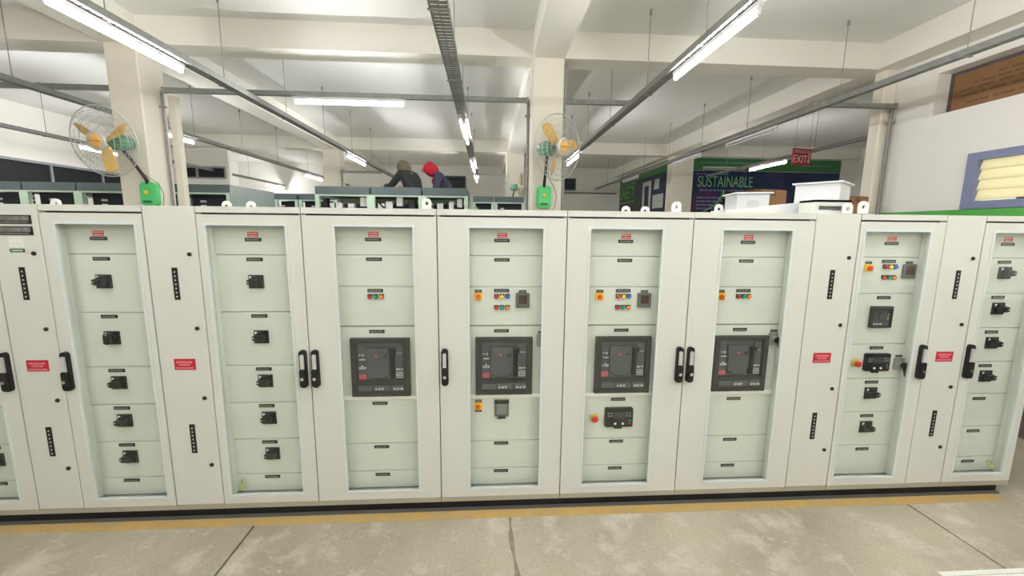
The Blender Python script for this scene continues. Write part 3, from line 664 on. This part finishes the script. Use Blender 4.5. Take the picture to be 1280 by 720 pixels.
def cross_tray(x0, x1, y, label, z=3.405):
    t = thing('cross_tray', (x0, y, z), label, 'cable tray', 'short cable trays along the columns'); L = x1-x0
    obj('channel', MB().box(0, L, -.025, .025, -.005, 0).box(0, L, -.025, -.021, 0, .05).box(0, L, .021, .025, 0, .05), t, mats=TRAY)
    obj('clamp', MB().box(0, .03, -.03, .03, -.01, .055), t, mats=ROD); obj('clamp', MB().box(L-.03, L, -.03, .03, -.01, .055), t, mats=ROD)
cross_tray(-7.3, -4.3, 2.74, 'cross tray left of the left hand column', 3.52)
cross_tray(-3.87, .51, 2.76, 'long cross tray between the left and central columns', 3.52)
cross_tray(.95, 1.8, 2.76, 'short cross tray right of the central column', 3.52); cross_tray(3.97, 5.06, 2.42, 'short cross tray at the right wall column', 3.47)
cross_tray(-3.8, -2.75, 8.4, 'far cross tray by the second left column', 3.40-.055); cross_tray(-.33, .45, 8.4, 'far cross tray by the second central column', 3.345)
cross_tray(1.5, 4.9, 12.97, 'far cross tray along the back wall', 3.3)
def conduit(x, y, z0, z1, label, r=.013, strap_dx=0):
    t = thing('conduit_pipe', (x, y, z0), label, 'conduit', 'vertical conduits on the columns')
    obj('pipe', MB().cyl((0, 0, 0), (0, 0, 1), r, z1-z0, 12), t, mats=TRAY)
    for k in range(3): obj('pipe_strap', MB().box(-r-.02, r+.02, -r-.004, r+.006, .4+(z1-z0-.6)*k/2, .425+(z1-z0-.6)*k/2), t, mats=ROD)
conduit(-3.89, 2.76, 0, 3.54, 'grey conduit down the side of the left hand column', .014)
conduit(.505, 2.74, 0, 3.54, 'grey conduit down the left side of the central column', .018)
conduit(5.045, 2.45, 0, 3.5, 'grey conduit in the corner of the right wall column', .022)
conduit(.46, 8.42, 0, 3.35, 'far conduit down the second central column', .02); conduit(-3.78, 8.45, 0, 3.35, 'far conduit down the second left column', .02)
def duct(x0, x1, y0, y1, z1, label, m):
    t = thing('cable_duct', ((x0+x1)/2, y0, 0), label, 'cable duct'); a = (x1-x0)/2
    obj('duct_body', MB().cbox(-a, a, 0, y1-y0, 0, z1, .004), t, mats=m); obj('duct_cover', MB().box(-a*.8, a*.8, -.003, 0, .01, z1-.01), t, mats=m)
duct(-3.915, -3.83, 2.88, 2.96, 3.52, 'pale cable duct against the side of the left hand column', COLM)
duct(.915, .945, 2.52, 2.6, 3.9, 'perforated grey duct on the right side of the central column', TRAY)

_tl = []
def tube_light(x, y, z, label, along='y', L=1.2, on=True, group='lit tube lights under the trays'):
    if not _tl:
        hs = MB().prism(rrect(-.017, .017, .0, .035, .005, 3), 0, 1.2).mesh('light_housing', HOUSE)
        tb = MB().tube([(0, .03, -.03), (0, 1.17, -.03)], .0165, 12); tm = tb.mesh('light_tube', TUBE); to = tb.mesh('light_tube_off', TUBEOFF)
        hd = MB().box(-.012, .012, 0, .02, -.048, .002).mesh('lamp_holder', HOUSE)
        _tl.extend((hs, tm, to, hd))
    hs, tm, to, hd = _tl
    t = thing('tube_light', (x, y, z), label, 'tube light', group if on else 'unlit tube lights under the trays', 0 if along == 'y' else R(-90))
    obj('light_housing', hs, t); obj('light_tube', tm if on else to, t); obj('lamp_holder', hd, t, (0, .012, 0)); obj('lamp_holder', hd, t, (0, 1.2-.032, 0))
    t.scale = (1, L/1.2, 1)
ZL = 3.357
tube_light(-2.76, .3, ZL, 'big bright tube light at the upper left of the photo')
tube_light(-2.75, 5.75, ZL, 'tube light on the tray running behind the two people')
tube_light(-.33, 3.2, ZL, 'bright tube light on the wide perforated tray')
tube_light(-.33, 6.5, ZL, 'second tube light along the wide perforated tray'); tube_light(-.33, 8.7, ZL, 'third tube light along the wide perforated tray')
tube_light(1.72, .1, ZL, 'big bright tube light right of the central column')
tube_light(1.72, 5.2, ZL, 'tube light seen through the central fan')
tube_light(-4.95, 3.62, ZL, 'tube light just right of the left hand column'); tube_light(-4.95, 8.95, ZL, 'tube light above the pale grey green cabinet side')
tube_light(-7.35, 5.4, ZL, 'tube light seen through the left hand fan'); tube_light(-7.35, 11.6, ZL, 'far tube light beyond the pale grey green cabinet side')
tube_light(-6.97, 2.74, 3.478, 'tube light at the left edge of the photo', 'x')
tube_light(6.0, 5.45, ZL, 'bright tube light below the side bay tray near the exit sign')
tube_light(-2.37, 2.76, 3.478, 'horizontal tube light below the long cross tray', 'x', 1.36)
tube_light(3.97, 3.0, ZL, 'nearer unlit tube below the tray by the right wall', on=False); tube_light(3.97, 5.0, ZL, 'middle unlit tube below the tray by the right wall', on=False); tube_light(3.97, 8.2, ZL, 'far unlit tube below the tray by the right wall', on=False)
tube_light(5.9, 8.54, 3.66, 'dim tube above the sustainability banner', 'x', on=False)
# unseen tube lights added behind the camera to brighten cabinet fronts and ceiling
for x in (-2.75, -.33, 1.72):
    for y in (-1.7, -3.9, -5.8): tube_light(x, y, ZL, 'added tube light over the aisle, unseen behind the camera', group='added unseen tube lights over the aisle')
for y in (-1.7, -3.9, -5.8): tube_light(3.97, y, ZL, 'added tube light over the aisle, unseen behind the camera', group='added unseen tube lights over the aisle')

# ------------------------------------------------------------------ wall fans
def fan(base, head, yaw, tilt, spin, label, Rr=.36, wall_y=0):
    t = thing('wall_fan', base, label, 'fan', 'wall fans on the columns')
    H = Vector(head) - Vector(base)
    rot = (Matrix.Rotation(yaw, 4, 'Z') @ Matrix.Rotation(tilt, 4, 'X')).to_euler()
    def part(name, mb, m, extra=0.0):
        if isinstance(mb, MB): mb = mb.mesh(name, m)
        o = obj(name, mb, t, H); e = (Matrix.Rotation(yaw, 4, 'Z') @ Matrix.Rotation(tilt, 4, 'X') @ Matrix.Rotation(extra, 4, 'Y')).to_euler(); o.rotation_euler = e; return o
    # head frame: motor at origin, axis -y; cage between y=-.10 and -.25
    def cage():
        mb = MB(); 
        def ringpts(r, y, n=44): return [(r*math.cos(2*math.pi*k/n), y, r*math.sin(2*math.pi*k/n)) for k in range(n)]
        mb.tube(ringpts(Rr, -.17), .006, 6, closed=True)
        for fr in (.28, .5, .68, .85): 
            yy = -.17 - .09*math.sqrt(1-fr*fr); mb.tube(ringpts(Rr*fr, yy), .0025, 4, closed=True)
            yb = -.17 + .08*math.sqrt(1-fr*fr); mb.tube(ringpts(Rr*fr, yb), .0025, 4, closed=True)
        for k in range(40):
            a = 2*math.pi*k/40; ca, sa = math.cos(a), math.sin(a)
            for s, d in ((-1, .09), (1, .08)):
                mb.tube([(Rr*q*ca, -.17 + s*d*math.sqrt(max(0, 1-q*q)), Rr*q*sa) for q in (.26, .5, .75, .92, 1.0)], .0016, 3, caps=False)
        mb.lathe([(Rr*.28, .25), (Rr*.28, .262), (Rr*.24, .268)], n=24)
        return mb
    part('cage', cached('fan_cage', cage, WIRE), None)
    hub = part('hub_cap', cached('fan_hub', lambda: MB().lathe([(.07, .245), (.07, .268), (.055, .276), (.02, .279)], n=28).box(-.06, .06, -.283, -.276, -.006, .006, 1), [OCHRE2, mat('hub_line', (186, 132, 62), .5)]), None)
    def blade():
        mb = MB(); vs = []; fs = []; N = 9
        prof = [(.05, .04), (.1, .06), (.16, .075), (.22, .082), (.27, .078), (.3, .06), (.315, .03)]
        for r, wv in prof:
            for side in (0, 1):
                for j in range(5):
                    u = j/4-.5; vs.append((r, -.17 + u*.05 + side*.004, u*2*wv*.62))
        M = 5
        for i in range(len(prof)-1):
            for j in range(4):
                a = i*10+j; fs.append((a, a+10, a+11, a+1)); b_ = a+5; fs.append((b_, b_+1, b_+11, b_+10))
            fs.append((i*10, i*10+5, i*10+15, i*10+10)); fs.append((i*10+4, i*10+14, i*10+19, i*10+9))
        e = (len(prof)-1)*10; fs += [(e+j, e+5+j, e+6+j, e+1+j) for j in range(4)]
        return mb.add(vs, fs, 0, False)
    bm_ = cached('fan_blade', blade, OCHRE)
    for k in range(3): part('blade', bm_, None, -spin - k*2*math.pi/3)
    mo = part('motor', cached('fan_motor', lambda: MB().lathe([(.03, -.12), (.075, -.11), (.088, -.04), (.088, .04), (.07, .075), (.02, .08)], n=24), FDGRN), None)
    obj('motor_shaft', cached('fan_shaft', lambda: MB().cyl((0, 0, 0), (0, -1, 0), .012, .24, 12), CHROME), mo)
    neck = Vector(head) - Vector(base) + Vector((0, .02, -.06))
    obj('arm', MB().tube([(0, -.05, .25), (0, -.07, .30), (neck.x*.6, neck.y*.6-.02, .3 + (neck.z-.3)*.6), tuple(neck)], [.022, .018, .016, .02], 10), t, mats=BLACK)
    bs = obj('wall_base', MB().prism(rrect(-.088, .088, 0, .27, .05, 5), -.07, 0).prism(rrect(-.07, .07, .03, .24, .04, 5), -.09, -.07), t, mats=FGRN)
    obj('regulator_knob', MB().lathe([(.02, .09), (.02, .105), (.014, .11)], n=16, c=(0, 0, .15)), bs, mats=YEL)
    obj('base_vent', MB().box(-.045, .045, -.092, -.09, .035, .06), bs, mats=mat('fan_dark_green', (36, 96, 60), .5))
    cd = [(.05, -.03, .02), (.09, -.03, -.04), (.14, -.04, .02), (.16, -.05, .14), (.12, -.06, .26), (.04+neck.x*.4, neck.y*.5, .36), tuple(neck)]
    obj('power_cord', MB().tube(cd, .004, 5), t, mats=mat('grey_cord', (120, 122, 116), .5))
    return t
fan((.685, 2.5, 2.2), (.70, 2.3, 2.88), R(36), R(4), R(136), 'green and ochre wall fan on the central column')
fan((-3.92, 2.5, 2.17), (-4.07, 2.32, 2.85), R(-4), R(8), R(150), 'green and ochre wall fan on the left hand column')
fan((.66, 8.5, 2.5), (.70, 8.2, 3.02), R(82), R(0), R(90), 'far green wall fan on the second central column')

# ------------------------------------------------------------------ boards and signs
def banner():
    m = bpy.data.materials.new('sustainability_print'); m.use_nodes = True; nt = m.node_tree; b = nt.nodes['Principled BSDF']
    tc = nt.nodes.new('ShaderNodeTexCoord'); n = nt.nodes.new('ShaderNodeTexNoise'); n.inputs['Scale'].default_value = .55; n.inputs['Detail'].default_value = 2; n.inputs['Distortion'].default_value = 1.5
    nt.links.new(tc.outputs['Object'], n.inputs['Vector']); r = nt.nodes.new('ShaderNodeValToRGB'); e = r.color_ramp.elements
    e[0].position = .3; e[0].color = col(20, 36, 66); e[1].position = .52; e[1].color = col(30, 48, 88)
    x = e.new(.6); x.color = col(70, 44, 84); x = e.new(.72); x.color = col(96, 40, 62)
    nt.links.new(n.outputs['Fac'], r.inputs['Fac']); nt.links.new(r.outputs[0], b.inputs['Base Color']); b.inputs['Roughness'].default_value = .3
    return m
bn = thing('sustainability_banner', (7.75, 8.6, 2.3), 'navy wall banner reading SUSTAINABLE under a green band', 'banner')
obj('banner_board', MB().box(-2.12, 2.15, -.03, 0, 0, 1.28), bn, mats=banner())
obj('green_band', MB().box(-2.12, 2.15, -.035, 0, 1.3, 1.62), bn, mats=BGREEN)
obj('headline', text_mesh('headline', 'SUSTAINABLE', .42, TXTG2, .004, .62), bn, (-1.17, -.036, .98), (R(90), 0, 0))
tl = MB(); random.seed(4)
for z, x0, x1 in ((1.2, -2.0, -1.1), (.76, -1.9, .2), (.56, -1.95, -1.1), (.46, -1.95, -1.2), (.36, -1.95, -1.15), (.26, -1.95, -1.25), (1.5, -1.9, .3), (1.46, 1.0, 1.9)):
    x = x0
    while x < x1:
        l = random.uniform(.05, .16); tl.box(x, min(x+l, x1), -.0365, -.03, z-.018, z+.018); x += l+.03
tl_ = obj('printed_lines', tl, bn, mats=mat('pale_blue_print', (120, 140, 170), .5)); tag(tl_, kind='stuff')
sw = MB()
for k, (c0, mi) in enumerate(((-1.0, 0), (-.82, 1), (-.66, 2))):
    P = [(-.85 - .9*(1-(q/10))**2 + c0*.5 + .12, q/10*.76) for q in range(11)]
    for q in range(10):
        (xa, za), (xb, zb) = P[q], P[q+1]; sw.add([(xa, -.0312, za), (xa+.16, -.0312, za), (xb+.16, -.0312, zb), (xb, -.0312, zb), (xa, -.03, za), (xa+.16, -.03, za), (xb+.16, -.03, zb), (xb, -.03, zb)], [(0, 1, 2, 3), (0, 4, 5, 1), (1, 5, 6, 2), (2, 6, 7, 3), (3, 7, 4, 0)], mi)
obj('colour_swoosh', sw, bn, mats=[mat('swoosh_green', (92, 160, 80), .5), mat('swoosh_rose', (190, 84, 104), .5), mat('swoosh_purple', (86, 58, 110), .5)])

sb = thing('safety_board', (5.05, 11.0, 2.4), 'dark wall board reading SAFETY in lime letters under a green band', 'board', rotz=R(-90))   # local x runs towards the camera
obj('board', MB().box(-1.9, 2.12, -.03, 0, 0, 1.2, 0), sb, mats=[SAFB])
obj('green_band', MB().box(-1.9, 2.12, -.035, 0, 1.2, 1.5), sb, mats=BGREEN)
obj('navy_section', MB().box(.3, 2.12, -.032, -.03, 0, 1.2), sb, mats=NAVY)
obj('headline', text_mesh('headline', 'SAFETY', .62, TXTG, .004, .72), sb, (-1.05, -.034, .84), (R(90), 0, 0))
obj('underline', MB().box(-1.8, -.3, -.034, -.03, .52, .55), sb, mats=TXTG)
obj('topline', MB().box(-1.8, -.2, -.034, -.03, 1.14, 1.16), sb, mats=TXTG2)
fr_ = MB().ring(.45, 1.12, .05, 1.06, .6, .97, .15, .92, -.045, -.03)
obj('notice_frame', fr_, sb, mats=PAPER)
obj('notice_sheet', MB().box(1.35, 1.7, -.036, -.03, .76, 1.06), sb, mats=PAPER); obj('notice_sheet', MB().box(1.28, 2.02, -.036, -.03, .2, .6), sb, mats=PAPER)

ex = thing('exit_sign', (5.61, 4.6, 3.13), 'hanging red sign reading EMERGENCY EXIT with a down arrow', 'sign', rotz=R(12))
obj('sign_board', MB().cbox(-.24, .24, -.015, .015, 0, .33, .003), ex, mats=RED)
obj('sign_text', text_mesh('sign_text', 'EXIT', .22, WHITE, .002, .85), ex, (-.05, -.017, .11), (R(90), 0, 0))
obj('sign_text', text_mesh('sign_text', 'EMERGENCY', .085, WHITE, .002, .8), ex, (-.03, -.017, .265), (R(90), 0, 0))
obj('arrow', MB().prism([(.185, .03), (.225, .1), (.198, .1), (.198, .29), (.172, .29), (.172, .1), (.145, .1)], -.018, -.015), ex, mats=WHITE)
for x in (-.2, .2): obj('hanging_wire', MB().cyl((x, 0, .33), (0, 0, 1), .004, (SLAB-3.13)/.85-.33, 6), ex, mats=ROD)
ex.scale = (.85, .85, .85)

# ------------------------------------------------------------------ open switchgear frames further back
def frame_cab(x0, x1, y, zt, label, comps=0, D=.9, group='half-built switchgear frames behind the row', dark=DARKIN, side=False):
    t = thing('open_switchgear', ((x0+x1)/2, y, 0), label, 'switchgear frame', group); hw = (x1-x0)/2; rf = .11
    obj('roof_sheet', MB().box(-hw+.012, hw-.012, -.01, D, zt-rf, zt), t, mats=SLATE)
    for sx in (-1, 1):
        for yy in (0, D-.06):
            xa, xb = (-hw, -hw+.055) if sx < 0 else (hw-.055, hw)
            obj('post', MB().box(xa, xb, yy, yy+.06, 0, zt-rf+.005), t, mats=PGRN)
    obj('top_rail', MB().box(-hw+.045, hw-.045, -.004, .05, zt-rf-.022, zt-rf), t, mats=PGRN); obj('bottom_rail', MB().box(-hw+.045, hw-.045, 0, .05, .05, .13), t, mats=PGRN)
    obj('mounting_plate', MB().box(-hw+.045, hw-.045, .16, .18, .13, zt-rf-.12 if comps else zt-rf-.022), t, mats=dark)
    if comps: obj('back_sheet', MB().box(-hw+.045, hw-.045, D-.03, D-.01, .13, zt-rf), t, mats=PGRN)
    if side: obj('side_panel', MB().box(hw-.002, hw+.004, .0, D, .05, zt), t, mats=GLOSSG)
    if comps == 0:
        for zz in (zt-.30, zt-.245, zt-.19):
            obj('fixing_plate', MB().box(-hw+.045, -hw+.075, .04, .055, zz-.012, zz+.012), t, mats=COMP)
        for zz in (zt-.225, zt-.29): obj('slot_label', MB().cbox(-.18, -.10, .148, .16, zz-.015, zz+.015, .003), t, mats=COMP)
    else:
        random.seed(comps*13); x = -hw+.08
        while x < hw-.14:
            l = random.uniform(.05, .11); h = random.uniform(.07, .14); z0 = zt-rf-.21 + random.uniform(0, .06)
            if random.random() < .75: obj('terminal_block', MB().cbox(x, x+l, .06, .16, z0, z0+h, .006).box(x+l*.3, x+l*.7, .05, .06, z0+h*.25, z0+h*.7), t, mats=COMP)
            else: obj('contactor', MB().cbox(x, x+l, .06, .16, z0, z0+h, .006).box(x+l*.2, x+l*.8, .045, .06, z0+h*.2, z0+h*.6), t, mats=BLACK)
            x += l + random.uniform(.015, .1)
        obj('busbar', MB().box(-hw+.05, hw-.05, .1, .12, zt-rf-.2, zt-rf-.185), t, mats=COMP)
        obj('cable_loop', MB().tube([(-hw+.1+.25*k/8, .08-.04*math.sin(k*.8), zt-rf-.1-.1*math.sin(k*.4)) for k in range(9)], .012, 6), t, mats=BLACK)
    return t
e1 = [-7.04, -6.34, -5.64, -4.95, -4.28, -3.62]
nm = ['at the left edge of the photo', 'second from the left edge', 'just left of the left hand column', 'hidden behind the left hand column', 'with a pale side panel']
for k in range(5): frame_cab(e1[k], e1[k+1], 3.45, 2.52, 'dark open switchgear frame with green posts ' + nm[k], 0, 1.2, side=(k == 4), group='green framed switchgear behind the left hand fan')
e2 = [-2.46, -1.68, -.95, -.29]
nm = ['left of the three, below the far tray', 'middle one, below the person in black', 'below the person with the red hood']
for k in range(3): frame_cab(e2[k], e2[k+1], 3.45, 2.52, 'half-built switchgear frame full of parts, ' + nm[k], k+1, .9)
nm = ['far dark frame left of the half-built frames', 'next far dark frame left of the half-built frames', 'far dark frame just right of the half-built frames', 'far dark frame by the second central column']
for k, (a, b_) in enumerate(((-4.05, -3.62), (-3.6, -2.9), (-.3, .12), (.13, .72))): frame_cab(a, b_, 5.5, 2.57, nm[k], 0, .8, 'far switchgear frames')

# ------------------------------------------------------------------ people working behind the half-built frames
pf = thing('work_platform', (-1.0, 4.98, 0), 'steel work platform behind the half-built frames that the two people stand on', 'platform')
PZ = 1.62
obj('deck', MB().box(-.85, .85, -.35, .4, PZ-.05, PZ), pf, mats=FLANGE)
for sx in (-.8, .8):
    for sy in (-.3, .35): obj('leg', MB().box(sx-.03, sx+.03, sy-.03, sy+.03, 0, PZ-.05), pf, mats=FLANGE)
for z in (.4, .85): obj('step', MB().box(-.85, -.75, -.35, .45, z, z+.03), pf, mats=FLANGE)
def skin_obj(name, verts, edges, radii, m, parent, root=0, sub=2):
    me = bpy.data.meshes.new(name); me.from_pydata(verts, edges, []); me.materials.append(m)
    o = bpy.data.objects.new(name, me); C.objects.link(o); o.parent = parent
    md = o.modifiers.new('skin', 'SKIN'); md.use_smooth_shade = True
    for i, r in enumerate(radii):
        sv = me.skin_vertices[0].data[i]; sv.radius = r if isinstance(r, tuple) else (r, r); sv.use_root = (i == root)
    s = o.modifiers.new('subsurf', 'SUBSURF'); s.levels = sub; s.render_levels = sub
    return o
def person(loc, rz, lean, side, label, jacket, hoodm, trousers, hood_in, accent, reach=1.0):
    """Local frame: person faces -y, leaning forward by 'lean' (radians)."""
    t = thing('person', loc, label, 'person', None, rz)
    hip = Vector((0, .12, .88))
    def up(d, x=0.0, fwd=0.0):            # point at distance d along the leaning spine
        a = Vector((0, -math.sin(lean), math.cos(lean))); n = Vector((0, -math.cos(lean), -math.sin(lean)))
        return hip + a*d + Vector((x, 0, 0)) + n*fwd
    chest, neck = up(.34), up(.53); sh = [up(.46, s*.19) for s in (-1, 1)]
    head = up(.66, side*.02, .09); crown = up(.77, side*.02, .10); chin = up(.6, side*.02, .13)
    V = [hip, up(.17), chest, neck, head, crown]; E = [(0, 1), (1, 2), (2, 3), (3, 4), (4, 5)]; Rd = [(.14, .11), (.13, .1), (.15, .11), .055, (.075, .09), (.06, .07)]
    hands = []
    for i, s in enumerate((-1, 1)):
        el = sh[i] + Vector((s*.07, -.16*reach, -.22-.06*(1-reach))); wr = el + Vector((-s*.05, -.06-.17*reach, .02-.2*(1-reach)))
        b0 = len(V); V += [sh[i], el, wr]; Rd += [.058, .043, .03]; E += [(2, b0), (b0, b0+1), (b0+1, b0+2)]; hands.append((wr, s, b0+2))
        pm = wr + Vector((-s*.01, -.075, -.01)); V.append(pm); Rd.append((.036, .018)); E.append((b0+2, b0+3))
        for q, (dx, ln) in enumerate(((-.03, .07), (-.01, .082), (.012, .078), (.032, .06))):
            k0 = len(V); V += [pm + Vector((dx, -.035, 0)), pm + Vector((dx*1.15, -.035-ln*.55, -.008)), pm + Vector((dx*1.2, -.035-ln, -.035))]; Rd += [.0095, .0085, .007]; E += [(b0+3, k0), (k0, k0+1), (k0+1, k0+2)]
        k0 = len(V); V += [wr + Vector((-s*.04, -.05, -.008)), wr + Vector((-s*.065, -.085, -.02))]; Rd += [.011, .009]; E += [(b0+2, k0), (k0, k0+1)]
    legs = []
    for s in (-1, 1):
        k0 = len(V); V += [Vector((s*.1, .1, .8)), Vector((s*.11, .06, .45)), Vector((s*.11, .1, .09)), Vector((s*.12, -.06, .045))]; Rd += [.09, .06, .042, (.04, .03)]
        E += [(0, k0), (k0, k0+1), (k0+1, k0+2), (k0+2, k0+3)]; legs.append([V[k0+j] for j in range(4)])
    skin_obj('body', [tuple(v) for v in V], E, Rd, SKIN, t)
    # face
    fdir = (chin - head); fd = Vector((0, -math.cos(lean*.6), -math.sin(lean*.6)))
    obj('nose', MB().cyl(tuple(head + fd*.075), tuple(fd), .016, .035, 8, .008), t, mats=SKIN)
    for s in (-1, 1): obj('eye', MB().lathe([(.012, 0), (.009, .006), (.003, .008)], n=10), t, tuple(head + fd*.083 + Vector((s*.03, 0, .025))), mats=BLACK)
    obj('mouth', MB().box(-.022, .022, -.004, 0, -.004, .004), t, tuple(head + fd*.085 + Vector((0, 0, -.05))), mats=L_RED)
    # jacket with sleeves
    JV = [hip + Vector((0, 0, -.06)), up(.17), chest, up(.5)]; JR = [(.175, .14), (.165, .135), (.185, .14), (.09, .085)]; JE = [(0, 1), (1, 2), (2, 3)]
    for i, s in enumerate((-1, 1)):
        el = sh[i] + Vector((s*.07, -.16*reach, -.22-.06*(1-reach))); wr = el + Vector((-s*.05, -.06-.17*reach, .02-.2*(1-reach))); b0 = len(JV)
        JV += [sh[i], el, el.lerp(wr, .9)]; JR += [.082, .064, .05]; JE += [(2, b0), (b0, b0+1), (b0+1, b0+2)]
    skin_obj('jacket', [tuple(v) for v in JV], JE, JR, jacket, t)
    TV = [hip + Vector((0, 0, -.02))]; TR = [(.155, .125)]; TE = []
    for L in legs:
        b0 = len(TV); TV += [L[0], L[1], L[2] + Vector((0, 0, .02))]; TR += [.105, .078, .062]; TE += [(0, b0), (b0, b0+1), (b0+1, b0+2)]
    skin_obj('trousers', [tuple(v) for v in TV], TE, TR, trousers, t)
    for L in legs: skin_obj('shoe', [tuple(L[2] + Vector((0, .02, -.04))), tuple(L[3] + Vector((0, 0, 0))), tuple(L[3] + Vector((0, -.06, -.005)))], [(0, 1), (1, 2)], [.045, (.05, .04), .035], BLACK, t, sub=1)
    # hood drawn up over the head and down on the shoulders
    n = Vector((0, -math.cos(lean), -math.sin(lean)))
    HV = [up(.47, 0, -.02), head - n*.05, crown - n*.045]; skin_obj('hood', [tuple(v) for v in HV], [(0, 1), (1, 2)], [(.12, .115), (.135, .14), (.1, .105)], hoodm, t, sub=2)
    if hood_in: skin_obj('scarf', [tuple(up(.5, 0, .06)), tuple(up(.34, 0, .1)), tuple(up(.2, 0, .1))], [(0, 1), (1, 2)], [(.1, .09), (.17, .075), (.14, .06)], hood_in, t)
    if accent: skin_obj('glove', [tuple(hands[0][0] + Vector((0, 0, .01))), tuple(hands[0][0] + Vector((0, -.1, .0)))], [(0, 1)], [.045, (.052, .035)], accent, t, sub=2)
    return t
JBLK = mat('black_jacket_cloth', (40, 42, 44), .85, var=.15, scale=15); OLIVE = mat('olive_hood_cloth', (104, 98, 78), .9, var=.15, scale=15)
JNAVY = mat('navy_jacket_cloth', (44, 46, 66), .85, var=.15, scale=15); REDC = mat('red_hood_cloth', (164, 20, 38), .85, var=.1, scale=15)
DENIM = mat('blue_denim', (88, 104, 128), .85, var=.1, scale=20); GREYT = mat('grey_trouser_cloth', (70, 70, 72), .85)
person((-1.36, 5.0, PZ), R(-125), R(30), -1, 'person in a black jacket with olive hood bending over a half-built frame', JBLK, OLIVE, GREYT, None, mat('orange_glove', (222, 110, 90), .7))
person((-.76, 5.05, PZ), R(-82), R(36), 1, 'person with a red hood and navy jacket leaning to the left', JNAVY, REDC, DENIM, REDC, None, .25)
